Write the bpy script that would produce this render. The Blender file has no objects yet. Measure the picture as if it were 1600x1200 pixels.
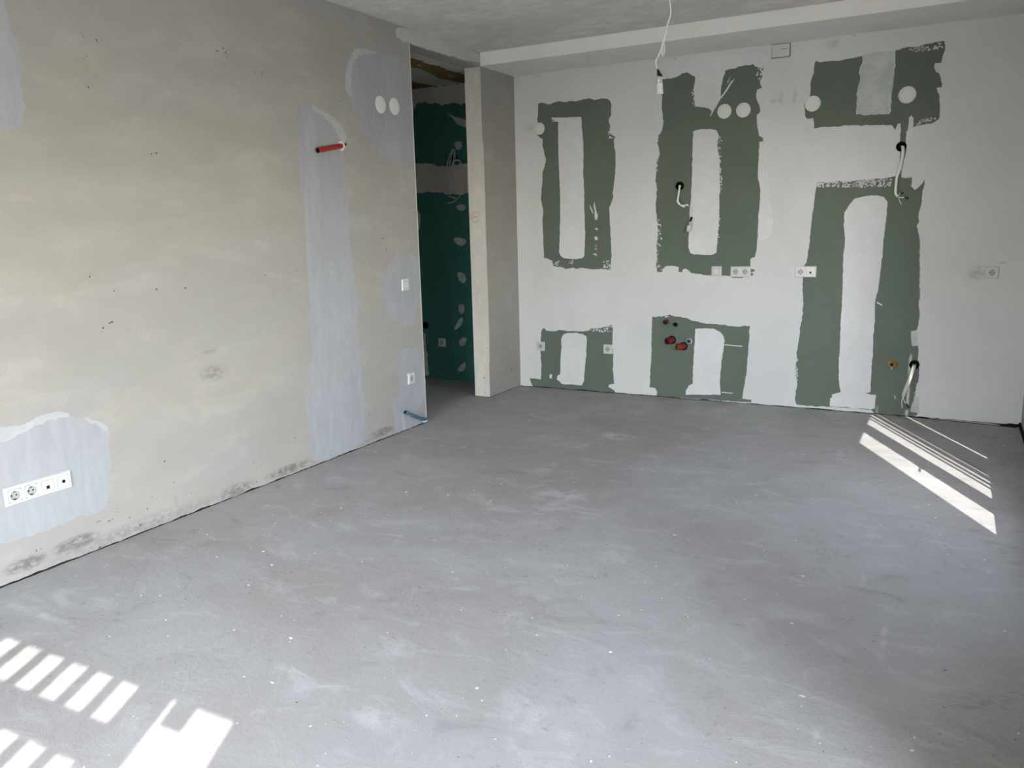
import bpy, bmesh, math, random
from mathutils import Vector, Matrix, noise
from mathutils.geometry import delaunay_2d_cdt
random.seed(7)
C = bpy.context.scene.collection
# measured shapes, metres (walls: horizontal, height)
D = {'beadL': [(-1.514, 2.6804), (-1.5062, -0.0041)],
 'bluec': [(-0.0, -1.547, 0.015), (0.0285, -1.8156, 0.144)],
 'box': (2.195, 2.6263),
 'brass': (3.0579, 0.3816),
 'brown': [[(-0.2627, -1.4192), (-0.2688, -1.1323), (-0.2565, -1.0969), (-0.2649, -0.9672), (-0.2889, -0.8613), (-0.2806, -0.8012), (-0.2593, -0.7493), (-0.2766, -0.6802),
 (-0.2791, -0.6329), (-0.3032, -0.5737), (-0.292, -0.4793), (-0.2882, -0.4166), (-0.2857, -0.3742), (-0.2893, -0.0012), (-0.5225, 0.3976), (-0.515, 0.0134),
 (-0.5257, -0.0865), (-0.5393, -0.2088), (-0.5525, -0.3277), (-0.5134, -0.426), (-0.5087, -0.5051), (-0.4737, -0.6001), (-0.4574, -0.6666), (-0.4383, -0.7674),
 (-0.4576, -0.8115), (-0.4845, -1.1249)],
 [(-0.7939, -0.7143), (-0.8221, -0.3386), (-0.8163, -0.2801), (-0.8167, -0.2117), (-0.7959, -0.173), (-0.7965, -0.0316), (-0.7942, 0.0921), (-0.8252, 0.1085),
 (-0.9017, 0.101), (-1.0105, 0.0796), (-1.1091, 0.0717), (-1.3786, 0.0615)]],
 'brownspot': [[(-0.3873, -0.8963), (-0.3579, -0.8931), (-0.3415, -0.8561), (-0.38, -0.8512)], [(-0.4474, -0.3565), (-0.4001, -0.3552), (-0.3798, -0.3151), (-0.4349, -0.3008)]],
 'c1': [(1.4673, -0.0285, 1.7053), (1.4604, -0.0285, 1.6518), (1.451, -0.0285, 1.5932)],
 'c1b': [(1.5686, -0.0285, 1.4665), (1.5564, -0.0285, 1.4324)],
 'c1k': [(1.451, -0.0285, 1.5932), (1.4642, -0.0285, 1.573), (1.4799, -0.0285, 1.5602), (1.4954, -0.0285, 1.5523), (1.5032, -0.0285, 1.5447), (1.5107, -0.0285, 1.5567),
 (1.526, -0.0285, 1.5611), (1.5415, -0.0285, 1.5508)],
 'c1l': [(1.5508, -0.0285, 1.4029), (1.5425, -0.0285, 1.3535)],
 'c1n': [(1.559, -0.0285, 1.4323), (1.5544, -0.0285, 1.4028)],
 'c1w': [(1.5415, -0.0285, 1.5508), (1.5675, -0.0285, 1.5254), (1.5629, -0.0285, 1.4961), (1.5687, -0.0285, 1.4616)],
 'c2': [(3.0353, -0.019, 1.8939), (3.035, -0.019, 1.8342), (3.0254, -0.019, 1.7619), (3.0106, -0.019, 1.7066), (3.008, -0.019, 1.6505), (3.0096, -0.019, 1.5896),
 (3.0251, -0.019, 1.5672)],
 'c2b': [(3.0411, -0.0142, 1.8938), (3.0422, -0.0142, 1.8426), (3.0332, -0.0142, 1.7617), (3.0162, -0.0143, 1.7109)],
 'c2t': [[(3.0403, -0.019, 1.584), (3.0559, -0.019, 1.5921)], [(3.07, -0.019, 1.559), (3.0946, -0.019, 1.5494)]],
 'c2w': [[(3.0251, -0.019, 1.5672), (3.0362, -0.019, 1.5842), (3.0518, -0.019, 1.5922)], [(3.0274, -0.019, 1.5628), (3.0498, -0.019, 1.5597), (3.0659, -0.019, 1.5591)],
 [(3.0297, -0.019, 1.5583), (3.0394, -0.019, 1.5318), (3.0529, -0.019, 1.5095)]],
 'c3': [(3.2012, -0.019, 0.3721), (3.1885, -0.019, 0.3107), (3.1714, -0.019, 0.2534), (3.1542, -0.019, 0.1956), (3.1446, -0.019, 0.1476)],
 'c3t': [[(3.1664, -0.019, 0.0995), (3.1891, -0.019, 0.0706)]],
 'c3w': [[(3.1446, -0.019, 0.1476), (3.1386, -0.019, 0.1091), (3.1457, -0.019, 0.0621)], [(3.1446, -0.019, 0.1476), (3.155, -0.019, 0.1152), (3.1686, -0.019, 0.0973)]],
 'cam': {'f': 1262.62, 'loc': (3.40134, -6.39159, 1.425), 'rot': [(0.87959, 0.47512, -0.02434), (-0.06972, 0.17935, 0.98131), (-0.4706, 0.86145, -0.19088)]},
 'dim': {'W': 3.883, 't': 0.1463, 'y1': -1.5156, 'y2': -0.558, 'zc': 2.778, 'zh': 2.6777},
 'disc': [(0.2362, 2.2349), (1.7966, 2.2419), (1.9373, 2.2391), (2.4293, 2.2408), (3.0405, 2.2439)],
 'discL': [(-1.8832, 2.2369), (-1.7303, 2.2418)],
 'fill': {'L1': [(-2.6529, 2.1516), (-2.5978, 2.1686), (-2.5437, 2.1658), (-2.4771, 2.1368), (-2.4069, 2.1258), (-2.3226, 2.0874), (-2.2674, 2.0353), (-2.2413, 1.9894),
 (-2.2827, 1.9574), (-2.2884, 1.8992), (-2.2739, 1.8128), (-2.2805, 1.6659), (-2.2649, 1.6663), (-2.2684, 1.5176), (-2.2892, 1.368), (-2.2642, 1.2662),
 (-2.2502, 1.1121), (-2.2376, 0.9557), (-2.2686, 0.7495), (-2.2842, 0.6883), (-2.2539, 0.6628), (-2.2397, 0.586), (-2.2372, 0.4349), (-2.2349, 0.4236),
 (-2.2287, 0.3463), (-2.2451, 0.2074), (-2.2305, 0.0546), (-2.2663, 0.0357), (-2.351, 0.0239), (-2.4266, -0.0002), (-2.4832, -0.0069), (-2.6209, 0.0066),
 (-2.7349, 0.0219), (-2.7612, 0.0465), (-2.7575, 0.1782), (-2.7797, 0.3045), (-2.7859, 0.4057), (-2.7733, 0.4329), (-2.72, 0.4424), (-2.7214, 0.5523),
 (-2.7511, 0.5773), (-2.7458, 0.601), (-2.7067, 0.639), (-2.6884, 0.7054), (-2.6951, 0.8045), (-2.6923, 0.8042), (-2.6753, 0.8998), (-2.6831, 1.0937),
 (-2.6839, 1.284), (-2.6711, 1.4712), (-2.6652, 1.6564), (-2.6989, 1.6556), (-2.6863, 1.8377), (-2.6945, 1.9717), (-2.6822, 2.0617), (-2.6642, 2.1078)],
 'L2': [(-2.1013, 2.5542), (-1.98, 2.5679), (-1.8636, 2.5677), (-1.8133, 2.5561), (-1.7421, 2.5726), (-1.6708, 2.572), (-1.537, 2.5852), (-1.5398, 2.4384),
 (-1.5333, 2.3338), (-1.5302, 1.9041), (-1.5824, 1.8578), (-1.6966, 1.8445), (-1.82, 1.8875), (-1.9733, 1.9194), (-2.0068, 1.9576), (-1.9869, 2.0094),
 (-2.0634, 2.0233), (-2.129, 2.0473), (-2.1151, 2.1269), (-2.1921, 2.177), (-2.1695, 2.218), (-2.2081, 2.2517), (-2.2325, 2.3149), (-2.2145, 2.421),
 (-2.1614, 2.4951)],
 'L3': [(-1.7907, 1.2877), (-1.7735, 1.2728), (-1.757, 1.2469), (-1.5936, 1.2513), (-1.5454, 1.2357), (-1.5373, 1.2126), (-1.5339, 1.0056), (-1.5183, 0.9463),
 (-1.585, 0.8711), (-1.6242, 0.7594), (-1.6662, 0.7296), (-1.7509, 0.7626), (-1.8416, 0.8068), (-1.9116, 0.8478), (-1.9477, 0.9502), (-1.9576, 1.0381),
 (-1.9357, 1.1447), (-1.8661, 1.2005), (-1.8027, 1.2138)],
 'L4': [(-1.8656, 0.5732), (-1.7838, 0.6012), (-1.5692, 0.5671), (-1.547, 0.5377), (-1.5074, 0.3028), (-1.5125, 0.2916), (-1.5385, 0.1749), (-1.6217, 0.1192),
 (-1.6497, 0.0768), (-1.5725, 0.0109), (-1.7359, 0.0096), (-1.8832, -0.0031), (-1.9127, 0.0297), (-1.9093, 0.1338), (-1.9327, 0.2311), (-1.837, 0.2465),
 (-1.815, 0.3469), (-1.855, 0.4347), (-1.8229, 0.544), (-1.8654, 0.5754)],
 'L5': [(-4.8523, 0.7166), (-4.5618, 0.6713), (-4.4986, 0.6553), (-4.4434, 0.6635), (-4.3919, 0.685), (-4.3495, 0.6843), (-4.3068, 0.6788), (-4.2716, 0.6661),
 (-4.2605, 0.6382), (-4.2006, 0.6301), (-4.1413, 0.6043), (-4.0958, 0.5827), (-4.0798, 0.5177), (-4.0973, 0.4604), (-4.0976, 0.3831), (-4.1154, 0.3104),
 (-4.1194, 0.2491), (-4.1668, 0.1703), (-4.2374, 0.1822), (-4.315, 0.1817), (-4.4269, 0.1758), (-4.5105, 0.1836), (-4.5663, 0.1751), (-4.6306, 0.1882),
 (-4.9247, 0.2288)],
 'L6': [(-4.8004, 2.409), (-4.3149, 2.4062), (-4.3058, 2.3609), (-4.3013, 2.326), (-4.2922, 2.2557), (-4.2786, 2.2157), (-4.2808, 2.1542), (-4.2653, 2.1258),
 (-4.2853, 2.0301), (-4.2808, 1.9682), (-4.2991, 1.8846), (-4.3405, 1.8683), (-4.3939, 1.8512), (-4.8988, 1.7645)]},
 'gap': [(3.4167, 0.0018), (3.8714, 0.0078), (3.4175, -0.0099)],
 'green': {'G1': [(0.2296, 2.4347), (0.2523, 2.4429), (0.3266, 2.4235), (0.3786, 2.4316), (0.4301, 2.4396), (0.4883, 2.4243), (0.5318, 2.4354), (0.5749, 2.424), (0.6322, 2.4338),
 (0.6889, 2.4411), (0.745, 2.421), (0.8009, 2.427), (0.8424, 2.4207), (0.8727, 2.4044), (0.8864, 2.3638), (0.8836, 2.29), (0.8601, 2.2548), (0.8752, 2.2039),
 (0.8641, 2.1549), (0.918, 2.1198), (0.9083, 2.1018), (0.9111, 2.0391), (0.9221, 1.9882), (0.918, 1.8118), (0.897, 1.6854), (0.9026, 1.6467), (0.866, 1.5579),
 (0.8714, 1.4281), (0.8798, 1.2975), (0.8854, 1.1659), (0.8752, 1.0508), (0.7962, 1.0599), (0.7089, 1.0543), (0.6207, 1.0689), (0.5611, 1.0565), (0.5314, 1.07),
 (0.471, 1.0563), (0.4106, 1.0767), (0.3465, 1.0821), (0.338, 1.1274), (0.289, 1.1482), (0.2582, 1.1552), (0.2533, 1.3062), (0.2487, 1.4696), (0.261, 1.5504),
 (0.2398, 1.6453), (0.2457, 1.7121), (0.2546, 1.7784), (0.2564, 1.8713), (0.2832, 1.9228), (0.2919, 1.9881), (0.272, 2.0549), (0.2578, 2.1017), (0.2647, 2.1469),
 (0.2213, 2.1761), (0.2162, 2.2936), (0.2253, 2.3706)],
 'G2': [(1.3084, 2.5202), (1.3852, 2.5206), (1.4231, 2.5284), (1.4606, 2.5455), (1.5042, 2.5548), (1.5358, 2.5306), (1.5671, 2.5158), (1.5577, 2.4215), (1.5644, 2.3274),
 (1.5713, 2.294), (1.6397, 2.2833), (1.683, 2.2679), (1.6994, 2.2479), (1.7374, 2.2887), (1.766, 2.3554), (1.7679, 2.4241), (1.783, 2.4911), (1.7974, 2.5351),
 (1.8507, 2.5429), (1.9209, 2.5533), (1.9906, 2.5557), (2.0021, 2.5578), (2.0141, 2.5431), (2.0435, 2.5255), (2.0779, 2.5217), (2.0751, 2.5054), (2.0559, 2.4963),
 (2.0705, 2.4725), (2.0632, 2.4509), (2.0501, 2.4299), (2.0677, 2.3856), (2.0311, 2.3757), (2.028, 2.3309), (2.0364, 2.285), (2.0546, 2.2607), (2.0619, 2.2148),
 (2.0371, 2.1942), (2.0459, 2.1023), (2.0595, 2.044), (2.0892, 2.0247), (2.0923, 2.0016), (2.0632, 2.0036), (2.0594, 1.8712), (2.0573, 1.755), (2.0711, 1.6959),
 (2.0813, 1.6368), (2.0809, 1.578), (2.073, 1.46), (2.071, 1.3408), (2.0686, 1.2328), (2.0616, 1.1543), (2.0272, 1.1362), (2.0224, 1.0997), (2.0216, 1.008),
 (1.9178, 1.0048), (1.8058, 1.0103), (1.7176, 1.0097), (1.6665, 1.0156), (1.5633, 1.0277), (1.5434, 1.0491), (1.5171, 1.0643), (1.4976, 1.0579), (1.4914, 1.0362),
 (1.4585, 1.0374), (1.4646, 1.0743), (1.405, 1.087), (1.3519, 1.0806), (1.332, 1.0613), (1.3229, 1.0355), (1.2825, 1.0392), (1.2712, 1.0869), (1.2798, 1.1641),
 (1.2737, 1.2409), (1.2846, 1.3553), (1.274, 1.4694), (1.2637, 1.5703), (1.2724, 1.6326), (1.2693, 1.6701), (1.2758, 1.6823), (1.2618, 1.7575), (1.2697, 1.893),
 (1.2952, 1.965), (1.2748, 2.0396), (1.2794, 2.1001), (1.3089, 2.1403), (1.3212, 2.2056), (1.3058, 2.3029), (1.3062, 2.3745), (1.3119, 2.4453)],
 'G3': [(2.4381, 2.5291), (2.4708, 2.519), (2.5136, 2.5185), (2.5453, 2.5214), (2.5878, 2.5145), (2.6191, 2.5173), (2.6606, 2.5211), (2.7428, 2.5286), (2.7465, 2.4967),
 (2.7278, 2.425), (2.7373, 2.3817), (2.7215, 2.3088), (2.7229, 2.2232), (2.7217, 2.1481), (2.7744, 2.1329), (2.8362, 2.1321), (2.9331, 2.125), (2.9447, 2.1505),
 (2.9431, 2.2455), (2.9499, 2.3494), (2.9566, 2.4525), (2.9415, 2.5388), (2.9826, 2.5453), (3.0211, 2.555), (3.0508, 2.5484), (3.1275, 2.5555), (3.1935, 2.5656),
 (3.2453, 2.5653), (3.2503, 2.5206), (3.2424, 2.4714), (3.2356, 2.4318), (3.1978, 2.4309), (3.1928, 2.4061), (3.2111, 2.3737), (3.2291, 2.3616), (3.2466, 2.2988),
 (3.2465, 2.2733), (3.2161, 2.2712), (3.2246, 2.2448), (3.2359, 2.2181), (3.2468, 2.1143), (3.2461, 2.0679), (3.1997, 2.0435), (3.1417, 2.0397), (3.0885, 2.0281),
 (3.0898, 2.0858), (3.0736, 2.1081), (3.0627, 2.0932), (3.0571, 2.0094), (3.0474, 2.0048), (3.0497, 1.9357), (3.0553, 1.8768), (3.0473, 1.8132), (3.0392, 1.7491),
 (3.0385, 1.6952), (3.0194, 1.694), (3.0217, 1.7716), (3.0205, 1.8576), (3.0156, 1.9381), (3.0123, 2.0583), (2.9941, 2.0618), (2.9799, 2.0152), (2.9628, 2.0484),
 (2.8812, 2.06), (2.7782, 2.0637), (2.6733, 2.0708), (2.6416, 2.07), (2.567, 2.0703), (2.4696, 2.0722), (2.4479, 2.0683), (2.436, 2.139), (2.3954, 2.1401),
 (2.3775, 2.1714), (2.3722, 2.2437), (2.4077, 2.2845), (2.41, 2.3826), (2.4234, 2.4464), (2.4282, 2.5108)],
 'G4': [(2.4734, 1.6207), (2.4794, 1.6603), (2.4923, 1.6903), (2.5638, 1.6847), (2.6392, 1.6902), (2.6931, 1.6832), (2.7564, 1.6891), (2.8401, 1.6917), (2.9022, 1.6932),
 (2.9734, 1.7006), (3.0034, 1.7078), (3.0383, 1.6974), (3.0648, 1.6918), (3.1046, 1.6941), (3.1088, 1.6595), (3.1035, 1.6328), (3.13, 1.6079), (3.1537, 1.6252),
 (3.185, 1.6752), (3.1804, 1.624), (3.1726, 1.5921), (3.1769, 1.5272), (3.1717, 1.5003), (3.1593, 1.4301), (3.1694, 1.3971), (3.1556, 1.3624), (3.169, 1.3096),
 (3.1838, 1.2654), (3.1835, 1.1771), (3.1925, 1.0995), (3.1964, 0.9768), (3.2062, 0.8871), (3.2035, 0.8193), (3.2134, 0.7288), (3.2079, 0.6717), (3.2036, 0.6429),
 (3.1998, 0.5912), (3.2188, 0.5345), (3.2241, 0.4192), (3.2319, 0.3616), (3.235, 0.3618), (3.2362, 0.2627), (3.2258, 0.2326), (3.2213, 0.1735), (3.216, 0.1258),
 (3.2017, 0.0712), (3.2019, 0.0356), (3.2456, 0.0359), (3.2469, 0.0146), (3.1905, -0.0001), (2.9991, -0.0005), (2.9686, 0.0016), (2.9324, 0.0276),
 (2.8333, 0.0312), (2.6515, 0.028), (2.5508, 0.022), (2.4104, 0.0227), (2.3971, 0.0596), (2.406, 0.1861), (2.3892, 0.3099), (2.3969, 0.4096), (2.4055, 0.1986),
 (2.3892, 0.3099), (2.403, 0.3728), (2.3912, 0.4341), (2.4082, 0.5579), (2.4091, 0.619), (2.4204, 0.6803), (2.4245, 0.8013), (2.4149, 0.9212), (2.4136, 1.0047),
 (2.4125, 1.0854), (2.4364, 1.1114), (2.4465, 1.2172), (2.455, 1.3569), (2.4633, 1.4723), (2.4704, 1.5638)],
 'G5': [(0.2143, 0.5014), (0.2275, 0.5262), (0.2467, 0.5412), (0.2699, 0.515), (0.3404, 0.5106), (0.4027, 0.5272), (0.4489, 0.5219), (0.5558, 0.5219), (0.6312, 0.5221),
 (0.6761, 0.5336), (0.6911, 0.548), (0.7356, 0.5538), (0.7945, 0.5615), (0.8529, 0.5746), (0.8848, 0.5921), (0.8964, 0.5489), (0.8934, 0.4393), (0.8992, 0.3294),
 (0.8962, 0.2184), (0.902, 0.1352), (0.9078, 0.0825), (0.8594, 0.0692), (0.8564, 0.0451), (0.9107, 0.0238), (0.9107, 0.0042), (0.5505, 0.0011), (0.3163, -0.0018),
 (0.1237, 0.0003), (0.1048, 0.03), (0.0977, 0.0767), (0.206, 0.0738), (0.2149, 0.2057), (0.2079, 0.3357), (0.2128, 0.4224)],
 'G6': [(1.2439, 0.6711), (1.3298, 0.6711), (1.3903, 0.6952), (1.4241, 0.6766), (1.4907, 0.6721), (1.5436, 0.6647), (1.5833, 0.6465), (1.6747, 0.6303), (1.8029, 0.6245),
 (1.9289, 0.6112), (2.0336, 0.6238), (2.0324, 0.5421), (2.0285, 0.3899), (2.0209, 0.236), (2.007, 0.1578), (1.9956, 0.0375), (2.0644, 0.0366), (2.0701, 0.0124),
 (1.8823, 0.0101), (1.6879, 0.0076), (1.488, 0.0023), (1.2891, 0.0002), (1.2886, 0.0453), (1.2744, 0.0716), (1.2256, 0.0721), (1.2325, 0.239), (1.2397, 0.3746),
 (1.2385, 0.5086)]},
 'hallband': [[(-1.2262, 2.0424), (-1.0455, 2.022), (-0.9032, 2.0167), (-0.8512, 1.9996), (-0.7821, 1.9816), (-0.6956, 1.9796), (-0.627, 1.98), (-0.5586, 1.9901),
 (-0.3581, 1.9925), (-0.3675, 1.7372), (-0.3681, 1.7233), (-0.5016, 1.7357), (-0.5703, 1.7173), (-0.6212, 1.7264), (-0.7418, 1.7354), (-0.7936, 1.7504),
 (-0.9168, 1.7597), (-1.0608, 1.754), (-1.244, 1.7584)],
 [(-1.6, 2.6777), (-0.1, 2.6777), (-0.2588, 2.4915), (-0.5032, 2.5067), (-0.5533, 2.5017), (-0.6027, 2.5224), (-0.6706, 2.5149), (-0.7217, 2.5126), (-0.8065, 2.5339),
 (-0.8585, 2.5316), (-0.9098, 2.55), (-0.9798, 2.5536), (-1.0156, 2.5456), (-1.0462, 2.4784), (-1.0667, 2.3394), (-1.1073, 2.2003), (-1.377, 2.5636)],
 [(-1.0421, 0.4437), (-1.0251, 0.4134), (-1.0281, 0.2887), (-1.012, 0.2426), (-1.0199, 0.1638), (-1.0045, 0.1018), (-1.0116, 0.0383), (-1.0652, 0.0189)],
 [(-1.0685, 1.6199), (-1.0264, 1.56), (-1.0243, 1.5012), (-1.0466, 1.428), (-1.0794, 1.4287)]],
 'hallp': [[(-0.6345, 1.6203), (-0.5736, 1.6396), (-0.5229, 1.6308), (-0.5317, 1.5814), (-0.5934, 1.5776)],
 [(-0.6769, 1.3336), (-0.6209, 1.3429), (-0.5694, 1.3364), (-0.5223, 1.3127), (-0.5552, 1.264), (-0.6243, 1.2648)],
 [(-0.6419, 1.0238), (-0.5824, 1.0299), (-0.5367, 0.9613), (-0.5699, 0.914), (-0.6244, 0.9444)],
 [(-0.6338, 0.7276), (-0.5774, 0.7348), (-0.5736, 0.6575), (-0.6081, 0.6296), (-0.6436, 0.663)],
 [(-0.6397, 0.5926), (-0.5877, 0.6152), (-0.6026, 0.5518), (-0.6254, 0.5133), (-0.7033, 0.4771), (-0.6801, 0.5189)],
 [(-0.6353, 0.4071), (-0.5728, 0.4249), (-0.5603, 0.3877), (-0.6125, 0.32), (-0.659, 0.3528)],
 [(-0.6225, 0.1682), (-0.5789, 0.1922), (-0.589, 0.1196), (-0.6312, 0.0878), (-0.688, 0.0981)],
 [(-0.7111, 2.45), (-0.6082, 2.4003), (-0.4432, 2.3529), (-0.4457, 2.2921), (-0.5696, 2.3193), (-0.6287, 2.3952)],
 [(-0.6126, 2.1877), (-0.5416, 2.1897), (-0.5359, 2.1273), (-0.5958, 2.1077), (-0.6192, 2.1535)]],
 'hb': [[(-0.5915, -0.057, 2.1173), (-0.6345, -0.057, 2.0649), (-0.6571, -0.057, 2.0163), (-0.6734, -0.057, 1.9615)],
 [(-0.5987, -0.057, 2.1068), (-0.6217, -0.057, 2.0475), (-0.6456, -0.057, 1.9712), (-0.6351, -0.057, 1.9037), (-0.624, -0.057, 1.8473)],
 [(-0.5855, -0.057, 2.1004), (-0.5957, -0.057, 2.0238), (-0.619, -0.057, 1.9586), (-0.6155, -0.057, 1.886)],
 [(-0.6134, -0.057, 2.0801), (-0.63, -0.057, 2.0147), (-0.6451, -0.057, 1.9823)],
 [(-0.5587, -0.057, 1.9442), (-0.5122, -0.057, 1.9306), (-0.4942, -0.057, 1.8799), (-0.5, -0.057, 1.7412)],
 [(-0.7084, -0.057, 1.9467), (-0.6771, -0.057, 1.8835), (-0.6579, -0.057, 1.8545)], [(-0.6518, -0.057, 1.8374), (-0.6555, -0.057, 1.7589)],
 [(-0.6972, -0.057, 1.7493), (-0.651, -0.057, 1.708), (-0.5903, -0.057, 1.6887), (-0.6102, -0.057, 1.7008)],
 [(-0.5344, -0.057, 1.7259), (-0.5769, -0.057, 1.6826), (-0.6259, -0.057, 1.6562), (-0.6742, -0.057, 1.6522)]],
 'hbr': (-0.5632, -0.057, 1.9943),
 'hole': [(1.4586, 1.709), (3.0249, 1.9044), (3.2026, 0.3831), (-0.6241, 2.0455), (-1.0194, 0.5189)],
 'mark': (-0.0887, 1.5119),
 'pend': [(1.9649, -1.9, 2.595), (1.9687, -1.9, 2.5752), (1.9729, -1.9, 2.5234), (1.9558, -1.9, 2.4741), (1.9457, -1.9, 2.4301), (1.9354, -1.9, 2.3956), (1.9146, -1.9, 2.3359),
 (1.9004, -1.9, 2.3112), (1.8915, -1.9, 2.2924), (1.901, -1.9, 2.2516)],
 'pendblk': [(1.901, -1.9, 2.2533), (1.9083, -1.9, 2.2492), (1.9322, -1.9, 2.2102), (1.9013, -1.9, 2.2168)],
 'pendbody': [(1.9134, -1.9, 2.1773), (1.9169, -1.9, 2.1202)],
 'pendk1': [(1.9354, -1.9, 2.3956), (1.925, -1.9, 2.3675), (1.9218, -1.9, 2.3351), (1.9326, -1.9, 2.3273), (1.9287, -1.9, 2.3605), (1.9373, -1.9, 2.3921)],
 'pendk2': [(1.9373, -1.9, 2.3921), (1.9414, -1.9, 2.3459), (1.9363, -1.9, 2.3203), (1.9256, -1.9, 2.3182), (1.9254, -1.9, 2.3347)],
 'pendk3': [(1.9284, -1.9, 2.3818), (1.9499, -1.9, 2.3775)],
 'pendneck': [(1.9072, -1.9, 2.2145), (1.9076, -1.9, 2.1778)],
 'pip': [(1.3655, 0.6312), (1.4543, 0.6174), (1.4133, 0.4843), (1.5105, 0.436), (1.5575, 0.4802)],
 'pit': [(-3.978, 2.2818), (-3.9175, 2.2807), (-3.9134, 2.2774), (-3.9869, 2.1883), (-3.9821, 2.072), (-3.2342, 2.3474), (-3.1897, 2.3688), (-3.1763, 2.3475), (-3.1678, 2.3293),
 (-3.1964, 2.2855), (-2.9812, 2.279), (-3.6944, 1.807), (-3.6641, 1.8134), (-2.9289, 2.2766), (-2.2803, 2.2127), (-2.2494, 2.2201), (-1.9841, 2.2572), (-4.0861, 1.2513),
 (-3.9728, 1.1794), (-3.7458, 1.1691), (-3.5747, 1.1613), (-4.003, 1.0375), (-4.0504, 1.0164), (-4.0157, 1.0345), (-2.783, 1.2045), (-1.9077, 1.2994), (-1.8944, 1.2882),
 (-1.9333, 1.3695), (-2.2021, 0.7196), (-1.9944, 1.5019), (-3.0266, 1.1918), (-1.909, 0.6695), (-3.2321, 0.1546), (-4.0894, 0.1589), (-4.0314, 0.097), (-3.9318, 0.1088),
 (-4.1945, 0.1328), (-4.1385, 0.1167), (-4.0396, 0.0471), (-3.98, 0.0426), (-4.2004, 0.0093), (-3.7464, 0.0117), (-3.7222, 0.0053), (-4.4888, 0.0991), (-3.7649, 0.1947),
 (-3.8998, 0.1589), (-3.8054, 0.3153), (-3.6692, 0.1082), (-2.8959, 0.2122), (-2.9017, 0.0693), (-2.7756, 0.0043), (-3.2211, 0.0381), (-2.1858, 0.2032)],
 'redc': [(0.0, -2.3037, 1.9443), (0.0285, -2.5533, 1.8988)],
 'rim': {'HB': [(-1.6775, 2.7429), (-1.6086, 2.768), (-1.5341, 2.7769), (-0.5557, 2.7868), (-0.5571, 2.6839), (-1.5198, 2.6794), (-1.5227, 2.6892), (-1.58, 2.6731),
 (-1.6331, 2.6944), (-1.6692, 2.694)],
 'R1': [(-2.5437, 2.1658), (-2.4771, 2.1368), (-2.4069, 2.1258), (-2.3226, 2.0874), (-2.2674, 2.0353), (-2.2444, 1.9892), (-2.282, 1.9641), (-2.3246, 1.9924),
 (-2.3564, 2.0465), (-2.418, 2.0875), (-2.4795, 2.1136), (-2.5544, 2.1285)],
 'R2': [(-2.1614, 2.4951), (-2.1015, 2.5523), (-1.9802, 2.5659), (-1.8637, 2.5657), (-1.9494, 2.5438), (-2.0821, 2.5079), (-2.1513, 2.44), (-2.1772, 2.3318),
 (-2.1689, 2.2564), (-2.2078, 2.2545), (-2.2279, 2.3155), (-2.2115, 2.4215)],
 'R5': [(-4.8523, 0.7166), (-4.5621, 0.6694), (-4.4988, 0.654), (-4.4437, 0.6615), (-4.3922, 0.683), (-4.3497, 0.6823), (-4.3071, 0.6767), (-4.2733, 0.6643),
 (-4.2624, 0.6408), (-4.2885, 0.651), (-4.3388, 0.6578), (-4.383, 0.6477), (-4.4198, 0.635), (-4.4691, 0.6256), (-4.5174, 0.6164), (-4.5726, 0.5959),
 (-4.8657, 0.6259)],
 'R5b': [(-4.2009, 0.628), (-4.1416, 0.6021), (-4.0976, 0.5815), (-4.0822, 0.5183), (-4.0922, 0.536), (-4.115, 0.5604), (-4.1514, 0.5878), (-4.1806, 0.6056)]},
 'smB': [(0.1343, 2.2479, 0.0806, 0.0523, 0.35), (1.5623, 2.6006, 0.04, 0.0599, 0.4), (1.7403, 2.4148, 0.0478, 0.1207, 0.25), (2.5505, 2.6303, 0.062, 0.0391, 0.45),
 (2.205, 2.3033, 0.0254, 0.0689, 0.5), (2.3011, 2.3053, 0.022, 0.0792, 0.5), (2.166, 2.2845, 0.0598, 0.0236, 0.3), (3.5478, 1.04, 0.08, 0.0668, 0.55),
 (3.6877, 1.1074, 0.0381, 0.0086, 0.5), (1.5823, 1.387, 0.0382, 0.05, 0.4), (3.5601, 0.4213, 0.0754, 0.0655, 0.12), (2.3986, 2.0643, 0.0375, 0.0436, 0.25),
 (2.6864, 2.6703, 0.022, 0.0134, 0.6), (1.4084, 2.6623, 0.0207, 0.0112, 0.6)],
 'smF': [(1.44, -1.359, 0.22, 0.13, 0.6), (1.003, -0.838, 0.15, 0.1, 0.35), (1.628, -2.638, 0.22, 0.2, 0.5), (1.386, -2.238, 0.25, 0.15, 0.35), (1.306, -1.651, 0.1, 0.15, 0.5),
 (1.678, -0.823, 0.3, 0.1, 0.25), (1.738, -3.057, 0.3, 0.3, 0.3), (0.385, -4.731, 0.35, 0.03, 0.5), (0.387, -4.547, 0.25, 0.03, 0.4), (2.051, -3.753, 0.2, 0.12, 0.3),
 (1.993, -4.696, 0.18, 0.08, 0.4), (2.342, -0.748, 0.3, 0.1, 0.25), (2.154, -2.343, 0.3, 0.2, 0.25), (3.278, -3.55, 0.02, 0.25, 0.45), (3.169, -3.029, 0.02, 0.2, 0.4),
 (3.154, -4.174, 0.015, 0.12, 0.35)],
 'smL': [(-3.9399, 0.0277, 0.7254, 0.0648, 0.42), (-2.5469, 0.0287, 0.6765, 0.0242, 0.4), (-4.5392, 0.0608, 0.1253, 0.0385, 0.8), (-4.308, 0.0696, 0.1398, 0.0437, 0.85),
 (-4.1275, 0.0523, 0.0898, 0.031, 0.4), (-3.3715, 0.0324, 0.1714, 0.0502, 0.7), (-3.8862, 0.0376, 0.0934, 0.0303, 0.45), (-2.9652, 0.0391, 0.2352, 0.0368, 0.8),
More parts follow.
